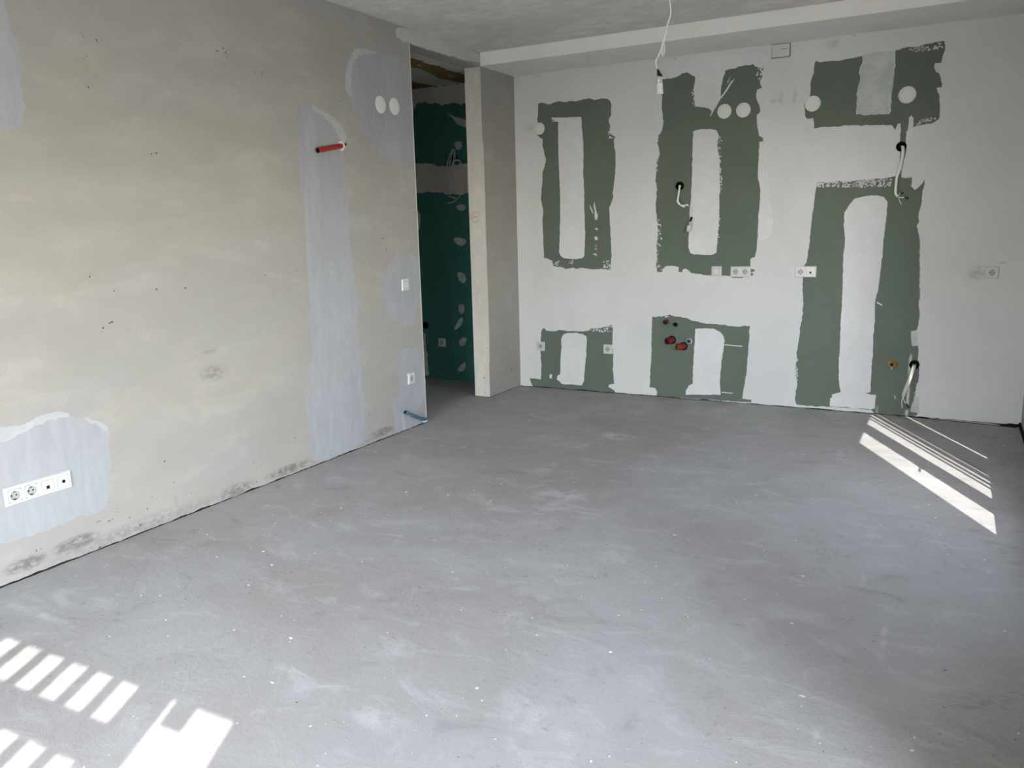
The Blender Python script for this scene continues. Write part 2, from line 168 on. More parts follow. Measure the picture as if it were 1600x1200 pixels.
 (-2.0508, 0.0514, 0.1864, 0.0405, 0.7), (-3.4727, 0.825, 0.0936, 0.022, 0.35), (-3.4551, 0.7069, 0.123, 0.0624, 0.45), (-3.77, 0.0984, 0.031, 0.0491, 0.3),
 (-3.1721, 0.1979, 0.0267, 0.1892, 0.15)],
 'smear': [(1.2473, 2.1631), (1.2575, 2.4506), (1.2881, 2.6131), (1.3325, 2.6493), (1.3833, 2.6517), (1.5336, 2.6487), (1.7529, 2.6397), (1.9882, 2.6317), (2.103, 2.6184),
 (2.1323, 2.4327), (2.1098, 2.0974), (2.1376, 1.6345), (2.1927, 1.3977), (2.1501, 1.2798), (2.0311, 1.2814), (1.4004, 1.416), (1.3919, 2.0317)],
 'sock': {'hs': (-0.8367, 0.3599), 's2': (1.9511, 1.0407), 's3': (2.4316, 1.0428), 's4': (3.6325, 1.0424), 's5': (0.2118, 0.3734), 's6': (0.8526, 0.3795), 'sw': (1.7664, 1.0415)},
 'sockL': {'s1': (-1.6903, 0.3666), 's4': (-4.4425, 0.3711), 'sw': (-1.7082, 1.0415)},
 'speck': [([(0.808, 1.1265), (0.8796, 1.1263), (0.8767, 1.0574), (0.8179, 1.0626)], 26), ([(0.3472, 1.1301), (0.4113, 1.1273), (0.4031, 1.0835), (0.3526, 1.0835)], 16),
 ([(0.4719, 1.1272), (0.5469, 1.127), (0.5391, 1.0931), (0.479, 1.0931)], 12), ([(0.86, 2.2051), (0.9249, 2.138), (0.9111, 2.1016), (0.8557, 2.118)], 16),
 ([(1.7422, 2.0903), (1.7797, 2.0524), (1.7898, 1.6488), (1.7725, 1.6495)], 60), ([(1.7546, 1.4688), (1.782, 1.468), (1.7803, 1.2849), (1.7653, 1.2851)], 16),
 ([(1.2647, 1.4696), (1.3076, 1.4433), (1.316, 1.2914), (1.291, 1.1255), (1.3323, 1.0355), (1.2783, 1.0482)], 60),
 ([(1.544, 2.4228), (1.5689, 2.4204), (1.5712, 2.2975), (1.55, 2.2994)], 18),
 ([(3.0314, 2.5466), (3.241, 2.5598), (3.2443, 2.5113), (3.1875, 2.513), (3.0526, 2.5186)], 60),
 ([(3.1023, 2.0428), (3.2365, 2.0686), (3.2068, 2.0814), (3.1487, 2.081)], 40), ([(2.476, 1.6865), (2.974, 1.6897), (2.9722, 1.6353), (2.4886, 1.6519)], 260),
 ([(0.6762, 0.5474), (0.8892, 0.5868), (0.8891, 0.5282), (0.7058, 0.5209)], 50), ([(2.0256, 2.5441), (2.0835, 2.5267), (2.073, 2.5), (2.0325, 2.5099)], 16),
 ([(1.2544, 2.1019), (1.2939, 2.0869), (1.2944, 2.0382), (1.2651, 1.6952), (1.2548, 1.795)], 26),
 ([(2.3711, 0.4083), (2.4004, 0.4098), (2.4085, 0.2113), (2.3886, 0.21)], 26), ([(3.2116, 0.2434), (3.2417, 0.2572), (3.2338, 0.1391), (3.2132, 0.1374)], 14),
 ([(1.3296, 0.6908), (1.4103, 0.6997), (1.4107, 0.6735), (1.3434, 0.6688)], 14), ([(0.7319, 1.2598), (0.7507, 1.2596), (0.7502, 1.1533), (0.727, 1.1534)], 9),
 ([(2.0151, 2.5118), (2.0674, 2.4951), (2.0639, 2.4285), (2.0291, 2.4376)], 12)],
 'streak': [[(1.868, 2.471), (1.859, 2.4549), (1.8074, 2.3802), (1.7607, 2.3271), (1.7316, 2.2776), (1.6928, 2.2135), (1.6866, 2.2175), (1.7159, 2.2732), (1.7545, 2.3334),
 (1.7953, 2.3871), (1.8413, 2.451)],
 [(1.8424, 2.4986), (1.8178, 2.442), (1.8117, 2.4449)],
 [(0.7338, 1.6168), (0.7436, 1.5619), (0.7662, 1.496), (0.7546, 1.4636), (0.7402, 1.4679), (0.7332, 1.4969), (0.7377, 1.536), (0.7264, 1.5755)],
 [(0.6904, 1.5923), (0.7119, 1.5563), (0.726, 1.5102), (0.7146, 1.5236), (0.6974, 1.5568)], [(0.7399, 1.3983), (0.7615, 1.3979), (0.7657, 1.3847), (0.747, 1.3824)],
 [(0.7395, 1.3324), (0.7611, 1.3189), (0.761, 1.2991), (0.7394, 1.2994), (0.7322, 1.3154)], [(0.2946, 0.1235), (0.3184, 0.125), (0.3177, 0.0858), (0.2941, 0.0914)],
 [(1.8449, 0.4676), (1.983, 0.4614), (1.9832, 0.4537), (1.8451, 0.4599)], [(1.8292, 0.0821), (1.9186, 0.0798), (1.9213, 0.0748), (1.8294, 0.073)],
 [(3.0865, 0.1512), (3.0984, 0.1282), (3.0944, 0.1255), (3.0848, 0.1439)], [(2.9304, 0.8303), (2.9686, 0.8081), (2.967, 0.8), (2.9289, 0.8187)]],
 'strip': {'S1': [(0.3471, 2.3179), (0.4283, 2.3087), (0.621, 2.298), (0.626, 2.2104), (0.6393, 2.0825), (0.6357, 1.8259), (0.6434, 1.6958), (0.6424, 1.5651), (0.6457, 1.4333),
 (0.6493, 1.3273), (0.6392, 1.1671), (0.6214, 1.1511), (0.562, 1.1405), (0.442, 1.149), (0.4151, 1.175), (0.4034, 1.2091), (0.4108, 1.304), (0.4198, 1.5055),
 (0.4196, 1.7049), (0.4115, 1.9679), (0.4104, 2.0979), (0.4101, 2.2756), (0.3436, 2.2835), (0.3837, 2.2906), (0.3542, 2.2981)],
 'S2': [(1.5597, 2.1132), (1.5809, 2.1211), (1.6182, 2.1254), (1.6924, 2.1221), (1.7417, 2.1079), (1.7574, 2.0657), (1.7466, 2.0077), (1.7691, 1.8882), (1.7775, 1.6493),
 (1.7731, 1.6254), (1.7758, 1.4682), (1.7678, 1.2851), (1.7625, 1.1927), (1.7416, 1.1767), (1.714, 1.1695), (1.5864, 1.1751), (1.5539, 1.1879), (1.5362, 1.2382),
 (1.5385, 1.3257), (1.546, 1.4126), (1.5393, 1.4994), (1.5505, 1.5851), (1.5559, 1.78), (1.5563, 1.9608)],
 'S3': [(2.7435, 2.5337), (2.8333, 2.5442), (2.9514, 2.5397), (2.9486, 2.4534), (2.9499, 2.3494), (2.9436, 2.2874), (2.9436, 2.2034), (2.9331, 2.1261), (2.8361, 2.1342),
 (2.7743, 2.1351), (2.7237, 2.1501), (2.7229, 2.2232), (2.7236, 2.3086), (2.7358, 2.3712), (2.7299, 2.4226), (2.745, 2.4863)],
 'S4': [(2.7121, 1.5213), (2.7419, 1.5628), (2.7734, 1.5695), (2.8045, 1.5794), (2.8878, 1.5817), (2.9298, 1.5713), (2.9607, 1.5349), (2.959, 1.4577), (2.9563, 1.3802),
 (2.9493, 1.2686), (2.9486, 1.1561), (2.9415, 1.0427), (2.9314, 0.9053), (2.9186, 0.8127), (2.9252, 0.6967), (2.9211, 0.5794), (2.9255, 0.4617), (2.9203, 0.3425),
 (2.9249, 0.3189), (2.9215, 0.2227), (2.9249, 0.1627), (2.893, 0.1482), (2.9638, 0.144), (2.9606, 0.1052), (2.9622, 0.0387), (2.9321, 0.0324), (2.8331, 0.0337),
 (2.744, 0.0322), (2.6513, 0.033), (2.6507, 0.0925), (2.6636, 0.1083), (2.6583, 0.124), (2.7214, 0.1473), (2.7038, 0.2317), (2.6955, 0.3772), (2.6986, 0.4499),
 (2.6971, 0.57), (2.6944, 0.6892), (2.6963, 0.8076), (2.6946, 0.9718), (2.6875, 1.1574), (2.6953, 1.2607), (2.6803, 1.3865), (2.6806, 1.4659)],
 'S5': [(0.4331, 0.4889), (0.4717, 0.5017), (0.5556, 0.5079), (0.616, 0.5006), (0.6533, 0.484), (0.6576, 0.4563), (0.6506, 0.3161), (0.6362, 0.2024), (0.6277, 0.0883),
 (0.6091, 0.047), (0.5202, 0.0478), (0.4115, 0.0444), (0.3961, 0.065), (0.365, 0.0846), (0.3734, 0.1185), (0.4002, 0.1303), (0.4036, 0.2599), (0.4161, 0.3747),
 (0.4141, 0.4527)],
 'S6': [(1.6042, 0.5825), (1.6755, 0.5903), (1.7528, 0.5881), (1.8043, 0.5683), (1.833, 0.5337), (1.8441, 0.4957), (1.8338, 0.4053), (1.8252, 0.3402), (1.8154, 0.2226),
 (1.8148, 0.1441), (1.8208, 0.0578), (1.6871, 0.0461), (1.5346, 0.0356), (1.5407, 0.071), (1.56, 0.1153), (1.593, 0.1283), (1.5932, 0.2611), (1.5986, 0.3931),
 (1.6034, 0.4849)],
 'S7': [(3.1639, 0.6242), (3.2021, 0.6349), (3.213, 0.5917), (3.2154, 0.5228), (3.1786, 0.5211), (3.1706, 0.5669)],
 'S8': [(3.216, 0.1258), (3.2279, 0.1504), (3.2477, 0.1637), (3.256, 0.0344), (3.2018, 0.0367), (3.2058, 0.0894)]},
 'wl': [(0.0095, -1.9568, 2.2337), (0.0095, -1.9639, 2.1931), (0.0095, -1.9672, 2.1568), (0.0095, -1.993, 2.1303), (0.0095, -2.0019, 2.1055), (0.0095, -1.9836, 2.0873),
 (0.0095, -1.95, 2.0863), (0.0095, -1.9307, 2.1123), (0.0095, -1.9319, 2.1363), (0.0095, -1.9509, 2.1505), (0.0095, -1.9784, 2.1437), (0.0095, -1.9975, 2.1179),
 (0.0095, -1.9963, 2.0941), (0.0095, -1.9708, 2.0804), (0.0095, -1.9107, 2.0696), (0.0095, -1.8559, 2.0621), (0.0095, -1.7866, 2.0473)]}
W, ZC, ZH, Y1, Y2, T = (D['dim'][k] for k in ('W', 'zc', 'zh', 'y1', 'y2', 't'))
YR = -6.85            # inner face of the rear (door) wall
# ---------------------------------------------------------------- camera
cam = bpy.data.cameras.new('camera'); co = bpy.data.objects.new('camera', cam); C.objects.link(co)
r, u, f = (Vector(v) for v in D['cam']['rot'])
M = Matrix((r, u, -f)).transposed().to_4x4(); M.translation = Vector(D['cam']['loc'])
co.matrix_world = M
cam.sensor_width = 36; cam.lens = D['cam']['f'] / 1600 * 36; cam.clip_start = .05
bpy.context.scene.camera = co
# ---------------------------------------------------------------- light
wd = bpy.data.worlds.new('World'); bpy.context.scene.world = wd; wd.use_nodes = True
wn = wd.node_tree; bg = wn.nodes['Background']
sky = wn.nodes.new('ShaderNodeTexSky'); sky.sky_type = 'NISHITA'; sky.sun_disc = False
sky.sun_elevation = math.radians(41.3); sky.sun_rotation = math.radians(153.4)
sky.air_density = 1.0; sky.dust_density = 0.4; sky.ozone_density = 1.0
sky_sat = wn.nodes.new('ShaderNodeHueSaturation'); sky_sat.inputs['Saturation'].default_value = .42      # sky colour desaturated to cut the blue cast
wn.links.new(sky.outputs[0], sky_sat.inputs['Color']); wn.links.new(sky_sat.outputs[0], bg.inputs[0]); bg.inputs[1].default_value = 3.6
sd = bpy.data.lights.new('sun', 'SUN'); sd.energy = 9; sd.angle = math.radians(.33); sd.color = (1, .96, .9)
so = bpy.data.objects.new('sun', sd); C.objects.link(so)
dr = Vector((-.447, .894, -.88)).normalized()
so.rotation_euler = dr.to_track_quat('-Z', 'Y').to_euler(); so.location = (6, -12, 8)
def portal(name, loc, rot, sx, sy):
    a = bpy.data.lights.new(name, 'AREA'); a.shape = 'RECTANGLE'; a.size = sx; a.size_y = sy
    a.cycles.is_portal = True
    o = bpy.data.objects.new(name, a); C.objects.link(o); o.location = loc; o.rotation_euler = rot
portal('door_portal', (1.5, -7.0, 1.1), (math.radians(90), 0, 0), 2.5, 2.2)
portal('side_door_portal', (W + .05, -5.475, .85), (0, math.radians(90), 0), 1.7, 1.45)
portal('window_portal', (W + .05, -2.2, 1.3), (0, math.radians(90), 0), 1.8, 1.8)
vs = bpy.context.scene.view_settings
vs.view_transform = 'Standard'; vs.look = 'None'; vs.gamma = 1; vs.use_curve_mapping = False; vs.exposure = 0

# ---------------------------------------------------------------- helpers
def link(name, me, mat=None, parent=None):
    o = bpy.data.objects.new(name, me); C.objects.link(o)
    if mat is not None and me is not None and not me.materials: me.materials.append(mat)
    if parent is not None: o.parent = parent
    return o
def tag(o, label=None, cat=None, group=None, kind=None):
    for k, v in (('label', label), ('category', cat), ('group', group), ('kind', kind)):
        if v: o[k] = v
    return o
def build(name, bm, mat, parent=None, smooth=False):
    me = bpy.data.meshes.new(name); bmesh.ops.recalc_face_normals(bm, faces=bm.faces)
    bm.to_mesh(me); bm.free()
    if smooth:
        for p in me.polygons: p.use_smooth = True
    return link(name, me, mat, parent)
def box(bm, a, b, bevel=0):
    (x0, y0, z0), (x1, y1, z1) = a, b
    v = [bm.verts.new(p) for p in ((x0,y0,z0),(x1,y0,z0),(x1,y1,z0),(x0,y1,z0),(x0,y0,z1),(x1,y0,z1),(x1,y1,z1),(x0,y1,z1))]
    fs = [bm.faces.new([v[i] for i in q]) for q in ((3,2,1,0),(4,5,6,7),(0,1,5,4),(1,2,6,5),(2,3,7,6),(3,0,4,7))]
    if bevel: bmesh.ops.bevel(bm, geom=list({e for f in fs for e in f.edges}), offset=bevel, segments=2, affect='EDGES')
def bx(name, a, b, mat, parent=None, bevel=0):
    bm = bmesh.new(); box(bm, a, b, bevel); return build(name, bm, mat, parent)
def smooth_path(pts, n=5):
    P = [Vector(p) for p in pts]
    if len(P) < 3: return P
    out = []
    for i in range(len(P) - 1):
        a, b, c_, d = P[max(i-1,0)], P[i], P[i+1], P[min(i+2,len(P)-1)]
        for k in range(n):
            t = k / n
            out.append(.5*((2*b)+(c_-a)*t+(2*a-5*b+4*c_-d)*t*t+(3*b-a-3*c_+d)*t**3))
    out.append(P[-1]); return out
def tube(bm, pts, rad, seg=10, flat=1.0, smoothn=5, capped=True):
    P = smooth_path(pts, smoothn) if smoothn else [Vector(p) for p in pts]
    rings = []; up = None
    if len(P) < 2: return
    for i, p in enumerate(P):
        t = (P[min(i+1,len(P)-1)] - P[max(i-1,0)]).normalized()
        if up is None: up = t.orthogonal().normalized() if flat == 1 else Vector((0,1,0))
        a = (up - t*up.dot(t)).normalized(); b = t.cross(a); up = a
        rr = rad[i*len(rad)//len(P)] if isinstance(rad, (list,tuple)) else rad
        rings.append([bm.verts.new(p + rr*(a*flat*math.cos(2*math.pi*k/seg)+b*math.sin(2*math.pi*k/seg))) for k in range(seg)])
    for A, B in zip(rings, rings[1:]):
        for k in range(seg): bm.faces.new((A[k], A[(k+1)%seg], B[(k+1)%seg], B[k]))
    if capped: bm.faces.new(rings[0][::-1]); bm.faces.new(rings[-1])
def tb(name, pts, rad, mat, parent=None, **k):
    bm = bmesh.new(); tube(bm, pts, rad, **k); return build(name, bm, mat, parent, True)
def lathe(bm, prof, seg=32, axis='Y', loc=(0,0,0)):
    # prof: list of (r, h); axis -Y is outward from the wall
    rings = []
    for r_, h in prof:
        ring = []
        for k in range(seg):
            a = 2*math.pi*k/seg; x, z = r_*math.cos(a), r_*math.sin(a)
            ring.append(bm.verts.new((loc[0]+x, loc[1]-h, loc[2]+z) if axis == 'Y' else (loc[0]+x, loc[1]+z, loc[2]+h)))
        rings.append(ring)
    for A, B in zip(rings, rings[1:]):
        for k in range(seg): bm.faces.new((A[k], A[(k+1)%seg], B[(k+1)%seg], B[k]))
    if prof[0][1] <= prof[-1][1]: bm.faces.new(rings[0])
    bm.faces.new(rings[-1][::-1])
def lt(name, prof, mat, parent=None, loc=(0,0,0), seg=32, axis='Y', smooth=False):
    bm = bmesh.new(); lathe(bm, prof, seg, axis, loc)
    o = build(name, bm, mat, parent)
    if smooth:
        for p in o.data.polygons: p.use_smooth = len(p.vertices) == 4
    return o

# ---------------------------------------------------------------- materials
class N:
    def __init__(s, name):
        s.m = bpy.data.materials.new(name); s.m.use_nodes = True; s.t = s.m.node_tree
        s.b = s.t.nodes['Principled BSDF']; s.tc = s.t.nodes.new('ShaderNodeTexCoord')
    def n(s, kind, **k):
        o = s.t.nodes.new(kind)
        for a, b in k.items(): setattr(o, a, b)
        return o
    def l(s, a, b): s.t.links.new(a, b)
    def math(s, op, a, b=None, clamp=False):
        o = s.n('ShaderNodeMath', operation=op, use_clamp=clamp)
        for i, v in enumerate((a, b)):
            if v is None: continue
            if isinstance(v, (int, float)): o.inputs[i].default_value = v
            else: s.l(v, o.inputs[i])
        return o.outputs[0]
    def noise(s, scale, detail=4, rough=.55, stretch=(1,1,1), dist=0):
        mp = s.n('ShaderNodeMapping'); mp.inputs['Scale'].default_value = stretch; s.l(s.tc.outputs['Object'], mp.inputs[0])
        o = s.n('ShaderNodeTexNoise'); o.inputs['Scale'].default_value = scale; o.inputs['Detail'].default_value = detail
        o.inputs['Roughness'].default_value = rough; o.inputs['Distortion'].default_value = dist
        s.l(mp.outputs[0], o.inputs['Vector']); return o.outputs[0]
    def ramp(s, v, a, b, x=0., y=1.):
        o = s.n('ShaderNodeMapRange'); o.interpolation_type = 'SMOOTHSTEP'
        s.l(v, o.inputs[0]); o.inputs[1].default_value = a; o.inputs[2].default_value = b
        o.inputs[3].default_value = x; o.inputs[4].default_value = y; return o.outputs[0]
    def mix(s, fac, a, b):
        o = s.n('ShaderNodeMix', data_type='RGBA')
        if isinstance(fac, (int, float)): o.inputs[0].default_value = fac
        else: s.l(fac, o.inputs[0])
        for i, v in ((6, a), (7, b)):
            if isinstance(v, tuple): o.inputs[i].default_value = (*v, 1)
            else: s.l(v, o.inputs[i])
        return o.outputs[2]
    def bump(s, v, strength, dist=.002):
        o = s.n('ShaderNodeBump'); o.inputs['Strength'].default_value = strength; o.inputs['Distance'].default_value = dist
        s.l(v, o.inputs['Height']); s.l(o.outputs[0], s.b.inputs['Normal'])
    def spots(s, lst, iu, iv):
        sp = s.n('ShaderNodeSeparateXYZ'); s.l(s.tc.outputs['Object'], sp.inputs[0]); acc = None
        for (a, b, ru, rv, st) in lst:
            x = s.math('POWER', s.math('ABSOLUTE', s.math('DIVIDE', s.math('SUBTRACT', sp.outputs[iu], a), ru)), 2)
            y = s.math('POWER', s.math('ABSOLUTE', s.math('DIVIDE', s.math('SUBTRACT', sp.outputs[iv], b), rv)), 2)
            v = s.math('MULTIPLY', s.math('SUBTRACT', 1, s.math('ADD', x, y), True), st)
            acc = v if acc is None else s.math('MAXIMUM', acc, v)
        return acc
    def done(s, col, rough=.85, spec=.3, metal=0):
        if isinstance(col, tuple): s.b.inputs['Base Color'].default_value = (*col, 1)
        else: s.l(col, s.b.inputs['Base Color'])
        s.b.inputs['Roughness'].default_value = rough; s.b.inputs['Metallic'].default_value = metal
        s.b.inputs['Specular IOR Level'].default_value = spec
        return s.m
def dark(c, k): return tuple(v*k for v in c)
def plain(name, col, rough=.5, spec=.4, metal=0, grain=.06):
    m = N(name); v = m.noise(60, 3)
    return m.done(m.mix(v, dark(col, 1-grain), dark(col, 1+grain)), rough, spec, metal)
def plaster(name, base, tint, big=.9, streak=(1,1,1), contrast=1.0, bump=.25, fine=90, dirt=None, dirtcol=(.12,.115,.1), light=None):
    m = N(name)
    a = m.noise(big, 6, .62, streak, .6); b = m.noise(big*5, 5, .6, streak, .3); c = m.noise(fine, 3, .6)
    col = m.mix(m.ramp(a, .38, .64), base, tint)
    col = m.mix(m.ramp(b, .35, .62, .4*contrast, 0), col, dark(base, .85))
    col = m.mix(m.ramp(b, .54, .68, 0, .33*contrast), col, dark(base, 1.14))
    col = m.mix(m.ramp(c, .3, .7, 0, .18*contrast), col, dark(base, .85))
    if light:
        g = m.ramp(m.noise(big*2.6, 7, .7, streak, 1.2), .58, .7, 0, .5); col = m.mix(g, col, light)
    if dirt:
        s = m.spots(*dirt); g = m.noise(22, 6, .7, (1, 1, 2.2))
        fac = m.ramp(m.math('MULTIPLY', s, m.ramp(g, .28, .6)), .02, .75, 0, .85)
        col = m.mix(fac, col, dirtcol)
    m.bump(m.math('ADD', m.math('MULTIPLY', b, .8), m.math('MULTIPLY', c, .35)), bump, .003)
    return m.done(col, .88, .25)

M_left = plaster('raw_plaster', (.345,.325,.295), (.315,.305,.29), .8, (1,.7,1.6), 1.25, .4, dirt=(D['smL'], 1, 2), dirtcol=(.13,.125,.115))
M_fill = plaster('grey_filler', (.315,.322,.338), (.345,.352,.368), 1.8, (1,2.4,.7), .75, .35, 120, light=(.39,.40,.42))
M_rim = plaster('pale_filler', (.385,.392,.405), (.425,.432,.445), 3, (1,1,1), .8, .3)
M_beadcoat = plaster('lintel_filler', (.47,.47,.445), (.51,.505,.48), 2, (1,1,1), .5, .2)
M_coat = plaster('white_skim_coat', (.60,.605,.60), (.56,.565,.56), .7, (1,1,1), .35, .12, 150, dirt=(D['smB'], 0, 2), dirtcol=(.27,.27,.265))
M_strip = plaster('joint_filler', (.60,.607,.61), (.635,.64,.645), 2.2, (1,1,1), .55, .2, 120)
M_strip_grey = plaster('thin_joint_filler', (.44,.47,.46), (.56,.58,.57), 5, (1,1,1), 1, .2)
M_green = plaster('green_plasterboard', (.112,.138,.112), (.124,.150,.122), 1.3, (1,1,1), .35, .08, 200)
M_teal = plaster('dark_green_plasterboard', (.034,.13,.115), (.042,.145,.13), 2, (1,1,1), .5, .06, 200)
M_ceil = plaster('raw_concrete_ceiling', (.60,.585,.55), (.70,.685,.65), 1.6, (1,1.6,1), 1.5, .7, 60, light=(.78,.77,.735))
M_beam = plaster('skimmed_beam', (.78,.765,.73), (.74,.725,.70), 1.2, (1,1,1), .4, .12, 140)
M_hall = plaster('hall_filler', (.50,.48,.44), (.45,.435,.41), 2, (1,1,1), .5, .2)
M_hallsmear = plaster('smeared_filler', (.32,.37,.35), (.42,.46,.44), 30, (1,1,1), 1.2, .2)
M_brown = plaster('brown_board', (.20,.125,.035), (.17,.12,.045), 5, (1,1,1), .6, .1)
M_pit = plain('pit_shadow_dirt', (.10,.095,.085), .95, .1)
M_white = plain('white_plastic', (.55,.55,.55), .32, .5, grain=.02)
M_white2 = plain('off_white_shade_plastic', (.36,.36,.355), .4, .45, grain=.02)  # greyed to paint shade in socket wells and round rockers
M_disc = plain('cover_cap_plastic', (.66,.66,.63), .5, .35, grain=.02)
M_black = plain('black_plastic', (.006,.006,.006), .8, .1)
M_tape = plain('black_tape', (.012,.012,.012), .6, .2)
M_metal = plain('earth_clip_metal', (.06,.058,.055), .5, .4)
M_cable = plain('white_cable_sheath', (.74,.72,.68), .45, .4)
M_cableg = plain('grey_cable_sheath', (.45,.44,.41), .5, .4)
M_red = plain('red_conduit', (.30,.016,.010), .5, .4)
M_orange = plain('orange_red_pipe_sleeve', (.17,.020,.012), .55, .4)
M_blue = plain('blue_conduit', (.055,.13,.22), .5, .4)
M_bluep = plain('blue_pipe_cap', (.06,.09,.24), .5, .4)
M_greyblue = plain('grey_blue_collar', (.16,.2,.24), .6, .3)
M_brass = plain('brass', (.19,.11,.03), .45, .5, .6)
M_foam = plain('perimeter_foam_gap', (.018,.018,.018), .95, .05)
M_ink = plain('red_brown_marker', (.16,.07,.06), .8, .1)
M_bead = plaster('corner_bead_coat', (.58,.565,.53), (.54,.525,.49), 4, (1,1,1), .6, .2)
# floor
m = N('concrete_screed')
a = m.noise(.7, 6, .62, dist=.8); b = m.noise(4, 7, .68, (1.0,1.6,1), 1.0); c_ = m.noise(38, 5, .7); d_ = m.noise(170, 3, .6)
col = m.mix(m.ramp(a, .36, .66), (.345,.33,.315), (.41,.41,.41))
col = m.mix(m.ramp(b, .5, .74, 0, .55), col, (.58,.58,.58))
col = m.mix(m.ramp(b, .28, .45, .7, 0), col, (.27,.262,.255))
pit = m.math('MULTIPLY', m.ramp(c_, .56, .68), m.ramp(m.noise(2.6, 5, .6), .47, .62))
col = m.mix(m.math('MULTIPLY', pit, .8), col, (.22,.21,.20))
col = m.mix(m.ramp(d_, .3, .75, .3, 0), col, (.3,.295,.29))
sp = m.spots(D['smF'], 0, 1)
col = m.mix(m.ramp(m.math('MULTIPLY', sp, m.ramp(m.noise(9, 6, .7), .3, .65)), .05, .8, 0, .7), col, (.72,.72,.72))
m.bump(m.math('ADD', m.math('ADD', m.math('MULTIPLY', c_, .8), b), m.math('MULTIPLY', d_, .4)), .5, .004)
M_floor = m.done(col, .78, .35)
M_out = plain('bounce_ground', (.80,.74,.62), .8, .2)  # outside ground made pale and warm to bounce light indoors
M_blocker = plain('blocker_grey', (.26,.25,.23), .9, .1)  # grey of the added light blockers outside
M_frame = plain('anthracite_frame', (.05,.05,.055), .5, .4)
M_chip = plain('plaster_chip', (.72,.72,.71), .8, .2)

# ---------------------------------------------------------------- shell
def struct(name, bm, mat): return tag(build(name, bm, mat), kind='structure')
def sb(name, boxes, mat):
    bm = bmesh.new()
    for a, b in boxes: box(bm, a, b)
    return struct(name, bm, mat)
HX = -2.2
floor = sb('floor', [((HX-.1, YR-.35, -.12), (W+.12, .12, 0))], M_floor)
ceiling = sb('ceiling', [((0, YR-.35, ZC), (W+.12, .12, ZC+.14))], M_ceil)
hall_ceiling = sb('ceiling_hall', [((HX-.1, -1.9, ZH), (-T, .12, ZH+.24))], M_hall)
# left wall with its doorway, lintel and the pier next to the back wall (one profile extruded, no seams)
bm = bmesh.new()
prof = [(YR-.35, 0), (Y1, 0), (Y1, ZH), (Y2, ZH), (Y2, 0), (0, 0), (0, ZC), (YR-.35, ZC)]
A = [bm.verts.new((0, y, z)) for y, z in prof]; B = [bm.verts.new((-T, y, z)) for y, z in prof]
bm.faces.new(A); bm.faces.new(B[::-1])
for i in range(8): j = (i+1) % 8; bm.faces.new((A[i], B[i], B[j], A[j]))
wall_left = struct('wall_left', bm, M_left)
wall_back = sb('wall_back', [((0, 0, 0), (W+.12, .12, ZC))], M_coat)
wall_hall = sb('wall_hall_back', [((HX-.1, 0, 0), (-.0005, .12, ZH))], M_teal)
sb('wall_hall_side', [((HX-.1, -1.9, 0), (HX, 0, ZH))], M_hall)
sb('wall_hall_front', [((HX-.1, -2.0, 0), (-T, -1.9, ZH))], M_hall)
# right wall with a high-silled window opening
wy0, wy1, wz0, wz1 = -3.12, -1.3, .42, 2.3
wall_right = sb('wall_right', [((W, YR-.35, 0), (W+.1, -6.2, ZC)), ((W, -6.2, 1.7), (W+.1, -4.75, ZC)), ((W, -4.75, 0), (W+.1, wy0, ZC)), ((W, wy1, 0), (W+.1, 0, ZC)), ((W, wy0, 0), (W+.1, wy1, wz0)), ((W, wy0, wz1), (W+.1, wy1, ZC))], M_left)
# rear wall with the terrace door opening
ox0, ox1, ozh = .9, 2.73, 2.2
wall_rear = sb('wall_rear', [((0, YR-.28, 0), (ox0, YR, ZC)), ((ox1, YR-.28, 0), (W, YR, ZC)), ((ox0, YR-.28, ozh), (ox1, YR, ZC))], M_left)
beam = sb('ceiling_beam', [((0, Y2, ZH), (W, 0, ZC))], M_beam)

# ---------------------------------------------------------------- outside
tag(bx('terrace_slab', (-6, -24, -.16), (12, YR-.36, -.02), M_out), kind='structure')  # unseen ground, extended for more bounce light
tag(bx('sky_blocker_wall', (-1.2, -13, -3.0), (-.95, YR-.36, 2.9), M_blocker), kind='structure')  # unseen wall added to block sky light from the left
tag(bx('sun_blocker', (W+.25, -9.2, -3), (5.9, -7.35, 6.5), M_blocker), kind='structure')  # unseen block added to keep sun out of the side opening
tag(bx('sky_blocker_slab', (-3, -9.8, 2.9), (1.9, YR-.36, 3.05), M_blocker), kind='structure')  # unseen slab added to cut high sky light on the near floor
tag(bx('side_sky_blocker', (W+.1, -7.3, 2.32), (W+.62, -4.2, 2.5), M_blocker), kind='structure')  # unseen slab added to hold back high sky at the side opening
tag(bx('side_terrace', (W+.1, YR-.36, -.16), (12, 3, -.02), M_out), kind='structure')
tag(bx('terrace_ground', (-60, -80, -3.2), (60, -24, -3.0), M_out), kind='structure')
# slatted grille in the head of the terrace door; its shadow falls on the floor
YG = -7.125
g = link('door_grille', None); g.location = (1.5, YG, 2.0); tag(g, kind='structure')
def gp(name, a, b):
    o = bx(name, tuple(Vector(a)-g.location), tuple(Vector(b)-g.location), M_frame, g); return o
for k in range(-6, 4):
    x = 1.783 + .13*k
    gp('slat', (x, YG-.002, .9), (x+.05, YG+.002, 2.21))
gp('rail', (ox0, YG-.003, 1.872), (2.3, YG+.003, 2.019))
gp('rail', (ox0, YG-.003, .82), (2.3, YG+.003, .92))
gp('post', (2.303, YG-.004, 0), (2.46, YG+.004, 2.21))
gp('hinge_plate', (2.483, YG-.004, 2.09), (2.57, YG+.004, 2.21))
